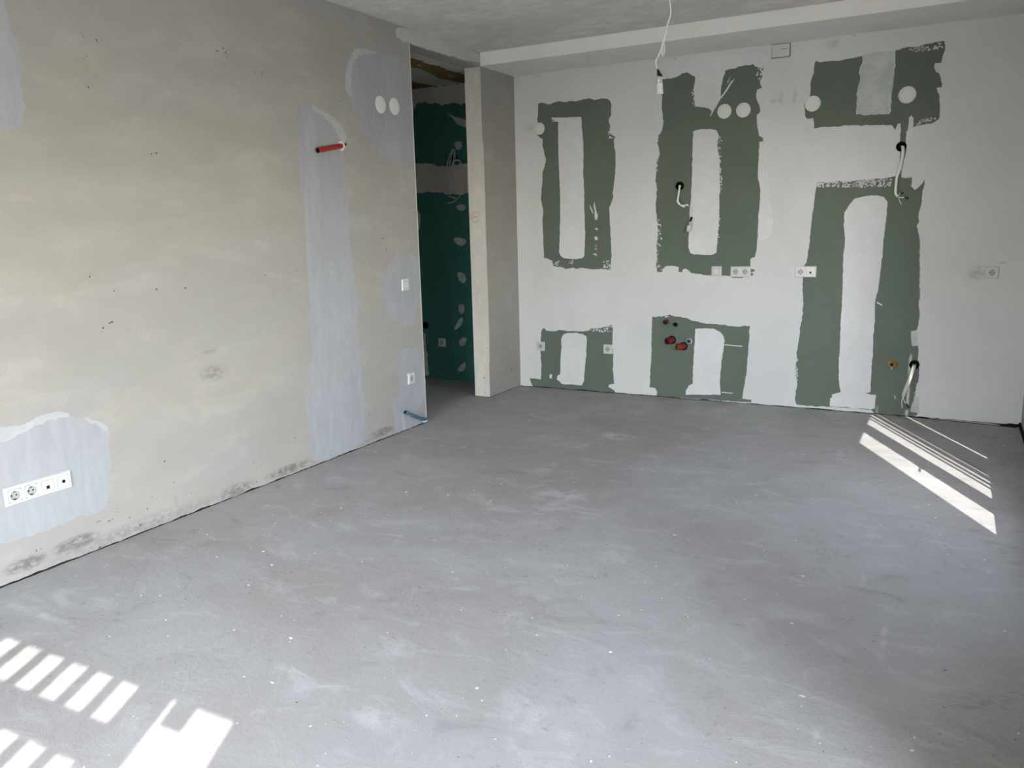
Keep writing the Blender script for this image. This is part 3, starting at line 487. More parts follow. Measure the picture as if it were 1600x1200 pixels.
# unseen boards added outside the right window, gaps set to cast the sun strips
XS = W + .122
sh = link('sun_strip_boards', None); sh.location = (XS, -2.2, 1.4); tag(sh, kind='structure')
gaps = [(-3.013,-2.7185), (-2.4715,-2.31), (-2.276,-2.240), (-2.194,-2.158), (-2.07,-2.052), (-1.682,-1.646)]
lo = -3.5
for a_, b_ in gaps + [(-1.2, 0)]:
    bx('board', (0, lo+2.2, .684-1.4-.35), (.003, a_+2.2, 2.5-1.4), M_frame, sh); lo = b_
bx('bottom_rail', (-.001, -1.3, -1.05), (.004, 1.0, .684-1.4), M_frame, sh)
bx('top_rail', (-.001, -1.3, 2.095-1.4), (.004, 1.0, 1.12), M_frame, sh)
hy, hz = -2.7185, 1.36
bx('strip_notch', (-.001, hy+2.2-.09, hz-1.4), (.004, hy+2.2+.02, hz-1.4+.018), M_frame, sh)  # added block that cuts the notch in the widest sun strip

# ---------------------------------------------------------------- surface patches
def emb(plane, u_, v_, w_):
    if plane == 'back': return (u_, -w_, v_)
    if plane == 'left': return (w_, u_, v_)
    if plane == 'hceil': return (u_, v_, ZH - w_)
    if plane == 'pier': return (u_, Y2 - w_, v_)
    if plane == 'floor': return (u_, v_, w_)
def chaikin(p, n):
    for _ in range(n):
        q = []
        for i in range(len(p)):
            (a, b), (c, d) = p[i], p[(i+1) % len(p)]
            q += [(.75*a+.25*c, .75*b+.25*d), (.25*a+.75*c, .25*b+.75*d)]
        p = q
    return p
def ragged(poly, amp, step, clampv=None, seed=0):
    out = []
    n = len(poly)
    for i in range(n):
        a, b = Vector(poly[i]), Vector(poly[(i+1) % n]); L = (b-a).length
        k = max(1, int(L/step))
        for j in range(k):
            p = a + (b-a)*(j/k); q = Vector((p.x, p.y, seed*7.3))
            d = noise.noise_vector(q*28)*amp*1.1 + noise.noise_vector(q*95+Vector((5,2,1)))*amp*.55
            p = p + Vector((d.x, d.y))
            if clampv is not None: p.y = max(p.y, clampv)
            out.append(p)
    return out
CLOSED = True
def patch(name, poly, plane, th, mat, parent, amp=.006, step=.005, clampv=None, seed=0, base=0.):
    P = ragged(poly, amp, step, clampv, seed)
    n = len(P)
    vo, eo, fo, *_ = delaunay_2d_cdt(P, [(i, (i+1) % n) for i in range(n)], [list(range(n))], 1, 1e-7)
    tv = Vector(emb(plane, 0, 0, 1)) - Vector(emb(plane, 0, 0, 0)); nv = len(vo)
    V = [emb(plane, p.x, p.y, th) for p in vo] + [emb(plane, p.x, p.y, base) for p in vo]
    cnt = {}; F = []
    for q in fo:
        q = list(q); a_, b_, c_ = (Vector(V[i]) for i in q[:3])
        if (b_-a_).cross(c_-a_).dot(tv) < 0: q.reverse()
        F.append(q)
        for i in range(len(q)): cnt[(q[i], q[(i+1) % len(q)])] = 1
    for (a_, b_) in cnt:
        if (b_, a_) not in cnt: F.append([b_, a_, a_+nv, b_+nv])
    if CLOSED: F += [[i+nv for i in reversed(q)] for q in F[:len(fo)]]
    me = bpy.data.meshes.new(name); me.from_pydata(V, [], F); me.update()
    return link(name, me, mat, parent)
bare = {}
smear = patch('filler_smear', chaikin(D['smear'], 1), 'back', .0005, M_strip, wall_back, .012, .01, None, 190)
for i, (k, pl) in enumerate(D['green'].items()):
    bare[k] = patch('bare_board', pl, 'back', .0008, M_green, wall_back, .0045, .005, .001, i)
for i, (k, pl) in enumerate(D['strip'].items()):
    patch('joint_strip', pl, 'back', .0018, M_strip_grey if k in ('S3','S7','S8') else M_strip, wall_back, .0035, .005, .001, 20+i, .0004)
for i, pl in enumerate(D['streak']):
    patch('filler_streak', pl, 'back', .0022, M_strip, wall_back, .002, .004, None, 40+i, .0004)
M_pier = plaster('pier_lit_coat', (.60,.565,.515), (.54,.51,.47), 3, (1,1,.6), 1, .3)  # pinkish coat, lightened to paint in the light this face catches
patch('pier_lit_coat', [(-T+.002, .006), (-.002, .006), (-.002, ZH-.004), (-T+.002, ZH-.004)], 'pier', .0006, M_pier, wall_left, .001, .01, None, 59)
for i, (k, pl) in enumerate(D['fill'].items()):
    patch('filler_patch', chaikin(pl, 1), 'left', .0010, M_fill, wall_left, .010, .008, .004, 60+i)
for i, (k, pl) in enumerate(D['rim'].items()):
    patch('filler_rim', chaikin(pl, 1), 'left', .0016, M_beadcoat if k == 'HB' else M_rim, wall_left, .009, .007, None, 80+i, .0004)
for i, pl in enumerate(D['hallp']): patch('filler_dab', chaikin(pl, 2), 'back', .0016, M_hallsmear, wall_hall, .004, .005, None, 100+i)
for i, pl in enumerate(D['hallband']): patch('filler_band', pl, 'back', .0012, M_hall, wall_hall, .010, .006, None, 120+i)
for i, pl in enumerate(D['brown']): patch('brown_board_strip', pl, 'hceil', .0012, M_brown, hall_ceiling, .015, .01, None, 140+i)
for i, pl in enumerate(D['brownspot']): patch('filler_dab', chaikin(pl, 2), 'hceil', .002, M_hall, hall_ceiling, .006, .006, None, 150+i)

def inside(p, poly):
    c = False; j = len(poly)-1
    for i in range(len(poly)):
        (xi, yi), (xj, yj) = poly[i], poly[j]
        if (yi > p[1]) != (yj > p[1]) and p[0] < (xj-xi)*(p[1]-yi)/(yj-yi)+xi: c = not c
        j = i
    return c
def blob(bm, plane, u_, v_, ru, rv, h, rnd, n=8, base=0.):
    ph = rnd.random()*6; t_ = []; b_ = []
    for k in range(n):
        a = 2*math.pi*k/n; s = .6+.7*rnd.random()
        x, y = u_+ru*s*math.cos(a+ph*0), v_+rv*s*math.sin(a)
        t_.append(bm.verts.new(emb(plane, u_+(x-u_)*.8, v_+(y-v_)*.8, h))); b_.append(bm.verts.new(emb(plane, x, y, base)))
    bm.faces.new(t_)
    for k in range(n): j = (k+1) % n; bm.faces.new((t_[k], b_[k], b_[j], t_[j]))
rnd = random.Random(3)
bm = bmesh.new()
for poly, n in D['speck']:
    us = [p[0] for p in poly]; vs_ = [p[1] for p in poly]; k = 0; tries = 0
    while k < n and tries < n*20:
        tries += 1; u_, v_ = rnd.uniform(min(us), max(us)), rnd.uniform(min(vs_), max(vs_))
        if inside((u_, v_), poly):
            s = rnd.uniform(.0022, .0075); blob(bm, 'back', u_, max(v_, .01), s*rnd.uniform(.8, 1.6), s, .0024, rnd, 7); k += 1
tag(build('brushed_filler_specks', bm, M_strip, wall_back), kind='stuff')
bm = bmesh.new()
for (u_, v_) in D['pit']:
    for q in range(rnd.randint(1, 3)):
        s = rnd.uniform(.002, .005)*(1 if q == 0 else .5)
        blob(bm, 'left', u_+rnd.gauss(0, .008*(q > 0)), v_+rnd.gauss(0, .008*(q > 0)), s*1.3, s, .0008 + .0006, rnd, 7)
for i in range(70):
    u_, v_ = rnd.uniform(-5.2, Y1-.03), rnd.uniform(.03, 2.6); s = rnd.uniform(.0007, .0018)
    blob(bm, 'left', u_, v_, s*1.5, s, .0014, rnd, 6)
for i in range(18):
    u_, v_ = rnd.uniform(Y2+.03, -.03), rnd.uniform(.03, 2.6); s = rnd.uniform(.002, .005)
    blob(bm, 'left', u_, v_, s*1.5, s, .0010, rnd, 6)
for i in range(14):
    u_, v_ = rnd.uniform(-T+.01, -.01), rnd.uniform(.02, 2.2)*rnd.random(); s = rnd.uniform(.002, .006)
    blob(bm, 'pier', u_, v_, s, s*1.3, .0010, rnd, 6)
tag(build('plaster_pits', bm, M_pit, wall_left), kind='stuff')
# pale flecks on the left wall
bm = bmesh.new()
for i in range(60):
    u_, v_ = rnd.uniform(-5.2, Y1-.03), rnd.uniform(.03, 2.6); s = rnd.uniform(.0012, .0035)
    blob(bm, 'left', u_, v_, s*1.3, s, .0012, rnd, 6)
tag(build('filler_flecks', bm, M_rim, wall_left), kind='stuff')

# white plaster flecks and crumbs trodden on the floor
bm = bmesh.new()
for i in range(900):
    x, y = rnd.uniform(.1, W-.05), rnd.uniform(-6, -.05)
    if noise.noise(Vector((x*1.3, y*1.3, 3))) < -.15 and rnd.random() < .7: continue
    s = rnd.choice((.0012, .0016, .002, .002, .003, .005))*rnd.uniform(.6, 1.3); a = rnd.uniform(.5, 1.8)
    blob(bm, 'floor', x, y, s*a, s/a, .0006+s*.15, rnd, 6)
tag(build('plaster_flecks', bm, M_chip, floor), kind='stuff')
bm = bmesh.new()
for i in range(420):
    x, y = rnd.uniform(.1, W-.05), rnd.uniform(-6, -.05)
    s = rnd.choice((.001, .0015, .002, .003))*rnd.uniform(.7, 1.3); a = rnd.uniform(.6, 2.0)
    blob(bm, 'floor', x, y, s*a, s/a, .0005+s*.1, rnd, 6)
tag(build('dark_pits', bm, M_pit, floor), kind='stuff')

# ragged dark gap where screed meets the walls
def gapstrip(name, pts, plane, lo, hi, parent, seed, outw=.004):
    bm = bmesh.new(); prev = None
    (a0, a1) = pts; n = int(abs(a1-a0)/.012)
    for i in range(n+1):
        t = a0+(a1-a0)*i/n; q = Vector((t*9, seed*3.1, 0))
        h = lo+(hi-lo)*max(0, .45+.9*noise.noise(q)+.5*noise.noise(q*4)); 
        o = outw*(1+.8*noise.noise(q*3+Vector((0, 5, 0))))
        a = emb(plane, t, 0.0006, o); b = emb(plane, t, h+.0006, .0016); c = emb(plane, t, .0006, 0); d2 = emb(plane, t, h+.0006, 0)
        ring = [bm.verts.new(p) for p in (c, a, b, d2)]
        if prev:
            for k in range(4): bm.faces.new((prev[k], prev[(k+1)%4], ring[(k+1)%4], ring[k]))
        prev = ring
    return build(name, bm, M_foam, parent)
gapstrip('edge_gap', (YR, Y1), 'left', .0005, .008, floor, 1, .005)
gapstrip('edge_gap', (0.01, W), 'back', .001, .009, floor, 2, .006)
gapstrip('edge_gap', (Y2, 0), 'left', .001, .006, floor, 3, .004)
gapstrip('edge_gap', (-T, 0), 'pier', .001, .005, floor, 4, .004)
# open joint along the right wall and in the right corner
bm = bmesh.new(); box(bm, (W-.014, -6.8, .0003), (W, 0, .02)); build('edge_gap', bm, M_foam, floor)
patch('edge_gap', [(3.22, -.016), (3.40, -.040), (3.70, -.066), (3.84, -.088), (W-.004, -.04), (W-.004, -.002), (3.22, -.002)], 'floor', .0012, M_foam, floor, .004, .006, None, 201)
patch('screed_ledge', [(3.32, -.012), (3.36, -.018), (3.66, -.046), (3.76, -.058), (3.70, -.018)], 'floor', .006, M_floor, floor, .003, .006, None, 202)

# corner beads
def bead(name, ax, u_, z0, z1, w_, seed, plane):
    bm = bmesh.new(); prev = None; n = int((z1-z0)/.02)
    for i in range(n+1):
        z = z0+(z1-z0)*i/n; q = Vector((seed*2.2, 0, z*7)); ww = w_*(1+.35*noise.noise(q))
        if plane == 'left-':  pts = ((.0012, u_-ww, z), (.0012, u_+.0012, z), (-ww*.6, u_+.0012, z), (-.001, u_-.001, z))
        if plane == 'pierL':  pts = ((-T+ww, Y2-.0012, z), (-T-.0012, Y2-.0012, z), (-T-.0012, Y2+ww*.6, z), (-T+.001, Y2+.001, z))
        if plane == 'pierR':  pts = ((-ww*.6, Y2-.0012, z), (.0012, Y2-.0012, z), (.0012, Y2+ww, z), (-.001, Y2+.001, z))
        ring = [bm.verts.new(p) for p in pts]
        if prev:
            for k in range(4): bm.faces.new((prev[k], prev[(k+1)%4], ring[(k+1)%4], ring[k]))
        prev = ring
    bm.faces.new(prev)
    return tag(build(name, bm, M_bead), kind='structure')
bead('trim_1', 0, Y1, .02, ZH, .010, 1, 'left-')
bead('trim_2', 0, 0, .01, ZH, .024, 2, 'pierL')
bead('trim_3', 0, 0, .3, 2.1, .012, 3, 'pierR')

# ---------------------------------------------------------------- holes in the walls
def cut(objs, centers, r_, depth=.07):
    bm = bmesh.new()
    for (x, z) in centers: lathe(bm, [(r_, -depth), (r_, .03)], 24, 'Y', (x, 0, z))
    bmesh.ops.recalc_face_normals(bm, faces=bm.faces)
    me = bpy.data.meshes.new('cutter'); bm.to_mesh(me); bm.free(); co_ = bpy.data.objects.new('cutter', me); C.objects.link(co_)
    for o in objs:
        md = o.modifiers.new('b', 'BOOLEAN'); md.operation = 'DIFFERENCE'; md.solver = 'EXACT'; md.object = co_
        bpy.context.view_layer.update()
        me2 = bpy.data.meshes.new_from_object(o.evaluated_get(bpy.context.evaluated_depsgraph_get()))
        o.modifiers.clear()
        if len(me2.polygons) > 3: o.data = me2
    bpy.data.objects.remove(co_)
H = D['hole']
cut([wall_back], H[:3], .034)
cut([bare['G2'], smear], H[:1], .034, .02); cut([bare['G3']], H[1:2], .034, .02); cut([bare['G4']], H[2:3], .034, .02)
cut([wall_hall], H[3:], .033)
wnames = ['round black wall box in the middle green patch, cable with lampholder hanging out',
 'round black wall box between the two right green patches, two cables hanging down',
 'round black wall box low down at the edge of the big right green patch',
 'round black hole in the dark green hallway wall behind the cable bundle', 'small black hole low in the hallway wall beside the door edge']
for (x, z), lb in zip(H, wnames):
    o = lt('wall_box', [(.0315, .0012), (.0335, .0025), (.0338, -.055), (.0305, -.055), (.0302, -.05), (.001, -.05)] if 0 else [(.0338, -.055), (.0338, .0015), (.0300, .0015), (.0300, -.050), (.0005, -.050)], M_black, None, (0, 0, 0), 28)
    o.location = (x, 0, z); tag(o, lb, 'wall box')

# ---------------------------------------------------------------- sockets and switches
def insert_socket(par, cx):
    bm = bmesh.new(); s, r_, n = .0262, .0203, 32      # square plate with round opening
    sq = []; ci = []; ci2 = []
    for k in range(n):
        a = 2*math.pi*(k+.5)/n; ca, sa = math.cos(a), math.sin(a); m_ = s/max(abs(ca), abs(sa))
        sq.append(bm.verts.new((cx+ca*m_, -.0100, sa*m_))); ci.append(bm.verts.new((cx+ca*r_, -.0104, sa*r_))); ci2.append(bm.verts.new((cx+ca*s/max(abs(ca),abs(sa)), -.006, sa*m_)))
    for k in range(n):
        j = (k+1) % n; bm.faces.new((sq[k], sq[j], ci[j], ci[k])); bm.faces.new((ci2[k], ci2[j], sq[j], sq[k]))
    ins = build('socket_insert', bm, M_white, par)
    lt('socket_well', [(.0203, .0104), (.0196, .0104), (.0190, .0022), (.0005, .0022)], M_white2, ins, (cx, 0, 0), 28)
    for sx in (-1, 1):
        lt('pin_hole', [(.0036, .0023), (.0036, .0031), (.0004, .0029)], M_black, ins, (cx+sx*.0095, 0, 0), 10)
    for sz in (-1, 1):
        bx('earth_clip', (cx-.0042, -.0095, sz*.0170-.0026), (cx+.0042, -.0022, sz*.0170+.0026), M_metal, ins)  # near-black, shade of the clip recess painted into the clip
def frame_mesh(cx0, n, par):
    # hollow frame: outer bevelled rim with one window per gang
    w2 = (n-1)*.071/2+.0405; h2 = .0405
    bm = bmesh.new()
    def ring(w_, h_, y): return [bm.verts.new((x, y, z)) for x, z in ((-w_, -h_), (w_, -h_), (w_, h_), (-w_, h_))]
    R = [ring(w2, h2, 0), ring(w2, h2, -.003), ring(w2-.006, h2-.006, -.0092)]
    for A_, B_ in zip(R, R[1:]):
        for k in range(4): bm.faces.new((A_[k], A_[(k+1)%4], B_[(k+1)%4], B_[k]))
    # front face split into bars
    xs = [-(n-1)*.0355+.071*i for i in range(n)]; f_ = -.0092; hw = .0275; W2, H2 = w2-.006, h2-.006
    def quad(x0, x1, z0, z1): bm.faces.new([bm.verts.new(p) for p in ((x0, f_, z0), (x1, f_, z0), (x1, f_, z1), (x0, f_, z1))])
    quad(-W2, W2, hw, H2); quad(-W2, W2, -H2, -hw)
    ed = [-W2]+[e for x in xs for e in (x-hw, x+hw)]+[W2]
    for i in range(0, len(ed), 2): quad(ed[i], ed[i+1], -hw, hw)
    for x in xs:                      # inner lips and floor of each window
        a = [(x-hw, -hw), (x+hw, -hw), (x+hw, hw), (x-hw, hw)]
        for k in range(4):
            (p, q), (p2, q2) = a[k], a[(k+1) % 4]
            bm.faces.new([bm.verts.new(v) for v in ((p, f_, q), (p2, f_, q2), (p2, -.0012, q2), (p, -.0012, q))])
        bm.faces.new([bm.verts.new((p, -.0012, q)) for p, q in a])
    bmesh.ops.remove_doubles(bm, verts=bm.verts, dist=1e-6)
    me = bpy.data.meshes.new('frame'); bm.to_mesh(me); bm.free()
    o = link('frame', me, M_white, par)
    bmx = bmesh.new(); bmx.from_mesh(me); bmesh.ops.recalc_face_normals(bmx, faces=bmx.faces); bmx.to_mesh(me); bmx.free()
    return xs
def outlet(kinds, label, loc, rz, name='wall_socket', cat='socket', group=None, tilt=0):
    e = link(name, None); e.location = loc; e.rotation_euler = (0, tilt, rz); tag(e, label, cat, group)
    xs = frame_mesh(0, len(kinds), e)
    for k, x in zip(kinds, xs):
        if k == 's': insert_socket(e, x)
        elif k == 'w':
            bm = bmesh.new(); box(bm, (x-.0268, -.010, -.0268), (x+.0268, -.0015, .0268)); build('switch_surround', bm, M_white2, e)  # surround greyed for the gap shade round the rocker
            bm = bmesh.new()
            v = [bm.verts.new(p) for p in ((x-.022, -.010, -.0225), (x+.022, -.010, -.0225), (x+.022, -.010, .0225), (x-.022, -.010, .0225), (x-.021, -.0155, -.0215), (x+.021, -.0155, -.0215), (x+.021, -.0118, .0215), (x-.021, -.0118, .0215))]
            for q in ((3,2,1,0),(4,5,6,7),(0,1,5,4),(1,2,6,5),(2,3,7,6),(3,0,4,7)): bm.faces.new([v[i] for i in q])
            build('rocker', bm, M_white, e)
        else:
            ins = bx('data_insert' if k == 'd' else 'aerial_insert', (x-.0262, -.0102, -.0262), (x+.0262, -.002, .0262), M_white, e, .0006)
            if k == 'd':
                bx('data_port', (x-.0072, -.0108, -.0125), (x+.0072, -.0100, .0015), M_black, ins)
                bx('port_cover', (x-.016, -.0106, -.017), (x+.016, -.0101, -.0142), M_white2, ins)
            else:
                lt('aerial_ring', [(.0078, .0100), (.0078, .0125), (.0058, .0125), (.0058, .0112), (.0004, .0112)], M_metal, ins, (x, 0, 0), 20)
                lt('aerial_port', [(.0057, .0111), (.0057, .0118), (.0004, .0118)], M_black, ins, (x, 0, 0), 16)
    return e
s, sl = D['sock'], D['sockL']; R90 = math.pi/2
outlet('ssda', 'white four-gang outlet strip on the left wall, two power, data and aerial', (.0012, sl['s4'][0], sl['s4'][1]), R90, 'outlet_strip', 'socket')
outlet('w', 'white light switch on the left wall beside the doorway', (.0012, *sl['sw']), R90, 'light_switch', 'switch')
outlet('s', 'white single socket low on the left wall beside the doorway', (.0012, *sl['s1']), R90)
outlet('w', 'white light switch at the foot of the middle green patch', (s['sw'][0], -.001, s['sw'][1]), 0, 'light_switch', 'switch')
outlet('ss', 'white twin socket just right of the back wall light switch', (s['s2'][0], -.001, s['s2'][1]), 0)
outlet('sd', 'white socket and data outlet on the left edge of the tall right green patch', (s['s3'][0], -.001, s['s3'][1]), 0, 'socket_outlet', 'socket')
outlet('s', 'white single socket with grey smudge beside it near the right corner', (s['s4'][0], -.001, s['s4'][1]), 0, tilt=math.radians(1.5))
outlet('s', 'white single socket at left edge of the low left green patch', (s['s5'][0], -.001, s['s5'][1]), 0)
outlet('s', 'white single socket at right edge of the low left green patch', (s['s6'][0], -.001, s['s6'][1]), 0)
outlet('s', 'grey-looking single socket on the dark green hallway wall', (s['hs'][0], -.001, s['hs'][1]), 0)
bx('plaster_gap', (s['s2'][0]-.066, -.0012, s['s2'][1]-.0475), (s['s2'][0]+.02, 0, s['s2'][1]-.041), M_pit, wall_back)
# ragged uncoated nicks right of the twin socket
for dz, dx, w_ in ((.010, .118, .014), (-.018, .112, .008)):
    patch('bare_board', [(s['s2'][0]+.078, s['s2'][1]+dz-.011), (s['s2'][0]+dx-.02, s['s2'][1]+dz-.010), (s['s2'][0]+dx-.022+w_, s['s2'][1]+dz), (s['s2'][0]+dx-.03, s['s2'][1]+dz+.012), (s['s2'][0]+.078, s['s2'][1]+dz+.010)], 'back', .0008, M_green, wall_back, .003, .004, None, 300+int(dz*1000))

# ---------------------------------------------------------------- round cover caps
capl = ['round white cover cap half off the left edge of the left green patch', 'left of the two round white caps on the middle green patch', 'right of the two round white caps on the middle green patch',
 'round white cap on the lower left of the top right green patch', 'largest round white cap, above the two hanging cables']
for (x, z), lb, r_ in zip(D['disc'], capl, (.050, .0535, .0535, .0545, .056)):
    o = lt('cover_cap', [(r_, 0), (r_, .0035), (r_-.002, .0055), (r_*.5, .0062), (.001, .0064)], M_disc, None, (0, 0, 0), 40, smooth=True)
    o.location = (x, 0, z); tag(o, lb, 'cap', 'round wall caps')
for (y, z), lb in zip(D['discL'], ('left of the two round caps on the left wall filler', 'right of the two round caps nearest the doorway edge')):
    o = lt('cover_cap', [(.056, 0), (.056, .0035), (.054, .0055), (.028, .0062), (.001, .0064)], M_disc, None, (0, 0, 0), 40, smooth=True)
    o.location = (.0008, y, z); o.rotation_euler = (0, 0, R90); tag(o, lb, 'cap', 'round wall caps')
M_box_shade = plain('box_shade_grey', (.16,.16,.155), .6, .3)
# square junction box under the beam
e = link('junction_box', None); e.location = (D['box'][0], 0, D['box'][1]); tag(e, 'white square junction box on the back wall under the ceiling beam', 'junction box')
bx('box_shade_rim', (-.066, -.012, -.048), (.066, .001, .046), M_box_shade, e, .003)  # darkened, oversize body painting the shadow gap round the lid
bx('box_lid', (-.062, -.020, -.044), (.062, -.0115, .042), M_white, e, .003)
bx('lid_crease', (.0, -.0206, .006), (.052, -.0198, .009), M_pit, e)

# ---------------------------------------------------------------- conduits, pipes, valve
M_redin2 = plain('faded_red_edge', (.5,.2,.16), .6, .3)
a_, b_ = (Vector(v) for v in D['redc'])
e = link('red_conduit', None); e.location = a_; tag(e, 'short red conduit stub sticking out of the left wall filler', 'conduit')
L_ = b_ - a_
bm = bmesh.new(); pts = [Vector((-.01, -.012, -.004)), Vector((.016, -.024, -.004)), L_*.35+Vector((.006, 0, 0)), L_]
tube(bm, pts, .0155, 16, capped=False); P = smooth_path(pts)
build('sleeve', bm, M_red, e, True)
d0 = (P[-1]-P[-2]).normalized(); tb('dark_bore', [P[-1]-d0*.02, P[-1]-d0*.006], .0145, M_black, e, smoothn=0)
tb('cut_rim', [P[-1]-d0*.002, P[-1]+d0*.001], .0162, M_redin2, e, smoothn=0, capped=False)
lt('filler_collar', [(.032, -.001), (.029, .008), (.021, .014), (.001, .016)], M_strip, e).rotation_euler = (0, 0, R90)
o = lt('wall_hole', [(.007, .0), (.007, .0105), (.001, .0125)], M_black, e, (.026, -.008, .010), 12); o.rotation_euler = (0, 0, R90)
a_, b_ = (Vector(v) for v in D['bluec'])
e = link('blue_conduit', None); e.location = a_; tag(e, 'short blue conduit rising from the floor at the foot of the doorway edge', 'conduit')
L_ = b_ - a_
tb('sleeve', [(.004, .012, .012), L_*.3+Vector((.012, 0, .004)), L_], .0125, M_blue, e, seg=16)
d0 = L_.normalized(); tb('dark_bore', [L_-d0*.002, L_+d0*.002], .0105, M_black, e, smoothn=0)
tb('wire_ring', [L_*.80+Vector((.014*math.cos(t), .004*math.sin(t), .014*math.sin(t))) for t in [i*.7 for i in range(10)]], .002, M_cableg, e)
bm = bmesh.new(); bmesh.ops.create_icosphere(bm, subdivisions=3, radius=.024)
for v in bm.verts: v.co *= 1+.35*noise.noise(v.co*60); v.co.z = max(v.co.z*.9, -.006); v.co.y += .004
build('plaster_blob', bm, M_rim, e, True)
patch('filler_streak', [(b_.y-.004, .012), (b_.y+.026, .010), (b_.y+.014, b_.z-.012), (b_.y-.004, b_.z-.010)], 'left', .0018, M_rim, wall_left, .004, .006, None, 301)

def pipe(name, label, xz, col, L=.035, r_=.018, inner=M_black, ring=None, bend=None):
    e = link(name, None); e.location = (xz[0], 0, xz[1]); tag(e, label, 'pipe')
    pts = [(0, .004, 0), (0, -L*.5, 0), (0, -L, 0)] if bend is None else bend
    bm = bmesh.new(); tube(bm, pts, r_, 20, capped=False, smoothn=4); build('sleeve', bm, col, e, True)
    P = [Vector(p) for p in pts]; d = (P[-1]-P[-2]).normalized()
    tb('pipe_end', [P[-1]-d*.012, P[-1]-d*.003], r_*.93, inner, e, smoothn=0, seg=20)
    if ring: tb('wall_ring', [(0, .002, 0), (0, -.005, 0)], r_*1.28, ring, e, smoothn=0, seg=24)
    return e
pp = D['pip']
M_redin = plain('dark_red_bore', (.05,.012,.01), .8, .1)
pipe('red_pipe_stub', 'upper red pipe stub, left of the blue-grey one', pp[0], M_orange, .045, .017, M_redin, M_orange)
pipe('blue_pipe_stub', 'blue-grey pipe stub beside the upper red stub', pp[1], M_greyblue, .05, .018, M_black, M_greyblue)
pipe('waste_pipe_stub', 'left of the two thick orange-red pipe stubs', pp[2], M_orange, .1, .027, M_redin, M_black, bend=[(0, .004, 0), (-.003, -.02, 0), (-.010, -.045, -.003), (-.020, -.07, -.003)])
pipe('waste_pipe_stub', 'right, lower of the two thick orange-red pipe stubs with black collar', pp[3], M_orange, .1, .027, M_orange, M_black, bend=[(0, .004, 0), (-.004, -.022, 0), (-.018, -.045, 0), (-.040, -.062, .003)])
e = pipe('blue_ring_stub', 'small blue-ringed pipe stub right of the thick orange-red stubs', pp[4], M_bluep, .014, .018, M_bluep, M_cable)
lt('centre_plug', [(.007, .0), (.007, .015), (.001, .015)], M_black, e, (0, 0, 0), 14)
x, z = D['brass']
e = link('brass_valve', None); e.location = (x, 0, z); tag(e, 'round brass pipe fitting on the tall right green patch near the floor', 'valve')
lt('flange', [(.034, 0), (.034, .004), (.029, .007), (.001, .007)], M_brass, e, (0, 0, 0), 28)
lt('hex_collar', [(.025, .006), (.025, .018), (.021, .020), (.001, .020)], M_brass, e, (0, 0, 0), 6)
bm = bmesh.new(); lathe(bm, [(.018, .018), (.018, .036), (.013, .036), (.013, .024), (.001, .024)], 24)
build('threaded_nipple', bm, M_brass, e)
lt('bore', [(.0128, .0242), (.0128, .0252), (.001, .0252)], M_black, e, (0, 0, 0), 20)
bx('seal_tape', (-.006, -.034, -.034), (.006, -.018, -.022), M_white2, e, .002)

# ---------------------------------------------------------------- cables
def rel(e, pts): return [Vector(p)-e.location for p in pts]
def empty_at(name, p, label, cat, group=None):
    e = link(name, None); e.location = p; return tag(e, label, cat, group)
# pendant lamp holder
pp = D['pend']; top = Vector(pp[0]); hook = Vector((top.x-.004, top.y, ZC))
e = empty_at('pendant_lampholder', hook, 'white bulb-less lampholder hanging from the ceiling on a kinked white flex', 'lamp')
tb('flex', rel(e, [hook, top+Vector((-.006, 0, .08))] + pp), .0036, M_cable, e, seg=8)
tb('flex_loop', rel(e, D['pendk1']), .0026, M_cable, e, seg=8)
tb('flex_loop', rel(e, D['pendk2']), .0026, M_cable, e, seg=8)
tb('flex_loop', rel(e, D['pendk3']), .0028, M_cableg, e, seg=8)
bq = rel(e, D['pendblk']); bm = bmesh.new()
fr = [bm.verts.new(v+Vector((0, -.009, 0))) for v in bq]; bk = [bm.verts.new(v+Vector((0, .009, 0))) for v in bq]
bm.faces.new(fr); bm.faces.new(bk[::-1])
for i in range(4): bm.faces.new((fr[i], bk[i], bk[(i+1)%4], fr[(i+1)%4]))
bmesh.ops.recalc_face_normals(bm, faces=bm.faces); bmesh.ops.bevel(bm, geom=bm.edges[:], offset=.002, segments=1, affect='EDGES')
build('tape_wrap', bm, M_tape, e)
nq = rel(e, D['pendneck']); tb('holder_neck', nq, [.0055, .0075, .0085, .0085], M_white, e, smoothn=0, seg=16)
bq = rel(e, D['pendbody']); dv = bq[1]-bq[0]
bm = bmesh.new(); prof = [(.008, -.004), (.0165, 0), (.0185, .004), (.0185, .036), (.0192, .038), (.0192, dv.length), (.0160, dv.length), (.0160, .03), (.001, .03)]
rot = dv.to_track_quat('Z', 'Y').to_matrix().to_4x4(); lathe(bm, prof, 28, 'Z'); bmesh.ops.transform(bm, matrix=Matrix.Translation(bq[0]) @ rot, verts=bm.verts)
build('holder_shell', bm, M_white, e)
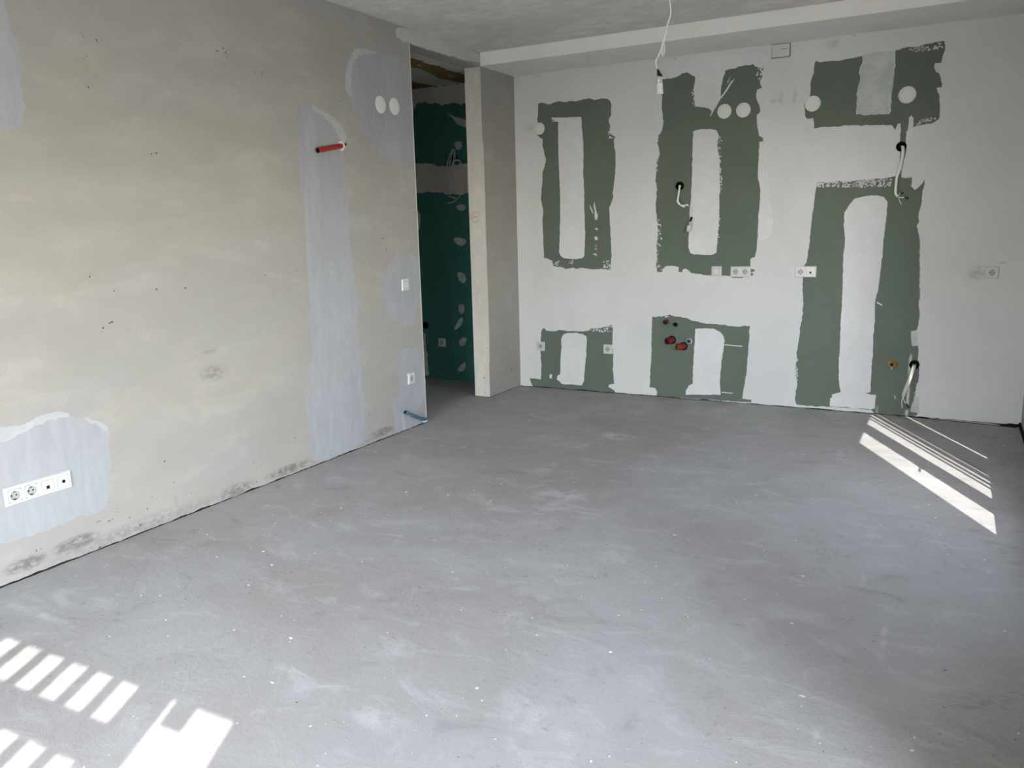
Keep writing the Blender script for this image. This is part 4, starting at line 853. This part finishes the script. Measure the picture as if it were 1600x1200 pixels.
# cable 1 with its own test lampholder
h0 = Vector((H[0][0], .02, H[0][1]))
e = empty_at('cable_with_lampholder', h0, 'white cable from the middle wall box ending in a small white lampholder', 'cable')
tb('sheath', rel(e, [h0, (h0.x, -.012, h0.z-.008)]+D['c1']), .0072, M_cable, e, seg=12)
tb('terminal_chain', rel(e, D['c1k']), [.0085, .0085, .005, .0085, .0085, .004, .009, .006, .0085, .003], M_cable, e, seg=10)
tb('wire', rel(e, D['c1w']), .0022, M_cableg, e, seg=8)
tb('tape_wrap', rel(e, D['c1b']), .0085, M_tape, e, seg=10, smoothn=0)
tb('holder_neck', rel(e, D['c1n']), .0085, M_white, e, seg=14, smoothn=0)
tb('holder_shell', rel(e, D['c1l']), .0185, M_white, e, seg=22, smoothn=0)
# cable 2
h1 = Vector((H[1][0], .02, H[1][1]))
e = empty_at('hanging_cable', h1, 'two white cables hanging from the upper right wall box with splayed wire ends', 'cable')
tb('sheath', rel(e, [h1]+D['c2']), .0085, M_cable, e, seg=12)
tb('sheath', rel(e, [h1+Vector((.01, 0, 0))]+D['c2b']), .0065, M_cableg, e, seg=12)
for w_ in D['c2w']: tb('wire', rel(e, w_), .0024, M_cable, e, seg=8)
for w_ in D['c2t']: tb('insulation_cap', rel(e, w_), .0048, M_tape, e, seg=8, smoothn=0)
# cable 3
h2 = Vector((H[2][0], .02, H[2][1]))
e = empty_at('flat_cable', h2, 'flat grey-white cable hanging from the low wall box, wires split at its end', 'cable')
tb('sheath', rel(e, [h2]+D['c3']), .0125, M_cableg, e, seg=12, flat=.25)
for w_ in D['c3w']: tb('wire', rel(e, w_), .0028, M_cable, e, seg=8)
for w_ in D['c3t']: tb('insulation_cap', rel(e, w_), .0065, M_tape, e, seg=8, smoothn=0)
# hallway bundle
h3 = Vector((H[3][0], .02, H[3][1]))
e = empty_at('cable_bundle', h3, 'tangle of loose grey cables hanging on the dark hallway wall', 'cable')
for i, w_ in enumerate(D['hb']):
    tb('cable', rel(e, ([h3] if i < 3 else [])+w_), .006 if i in (0, 2) else .0035, M_cableg, e, seg=8)
hc = Vector(D['hbr'])-e.location
tb('cable_coil', [hc+Vector((.038*math.cos(t*.7), .008*math.sin(t*3), .028*math.sin(t*.7))) for t in range(15)], .006, M_cableg, e, seg=8)
# thin wire on the left wall filler
e = empty_at('loose_wire', Vector(D['wl'][0]), 'thin white wire looped on the left wall below the two round caps', 'wire')
tb('wire_run', rel(e, D['wl']), .0022, M_rim, e, seg=8)
# pencil note on the pier
mx, mz = D['mark']
bm = bmesh.new(); y_ = Y2-.001
tube(bm, [(mx+.043*math.cos(t*.4), y_, mz+.042*math.sin(t*.4)+.004*math.sin(t)) for t in range(15)], .0011, 5)
for st in ([(-.026,-.006),(-.020,.010),(-.014,-.006)], [(-.008,-.005),(-.007,.005),(-.002,-.004),(.003,.005),(.004,-.005)], [(.009,-.005),(.010,.005),(.015,-.004),(.020,.005),(.021,-.005)], [(-.030,-.012),(-.024,-.014)]):
    tube(bm, [(mx+a, y_, mz+b) for a, b in st], .0011, 5, smoothn=0)
build('pencil_note', bm, M_ink, wall_left)
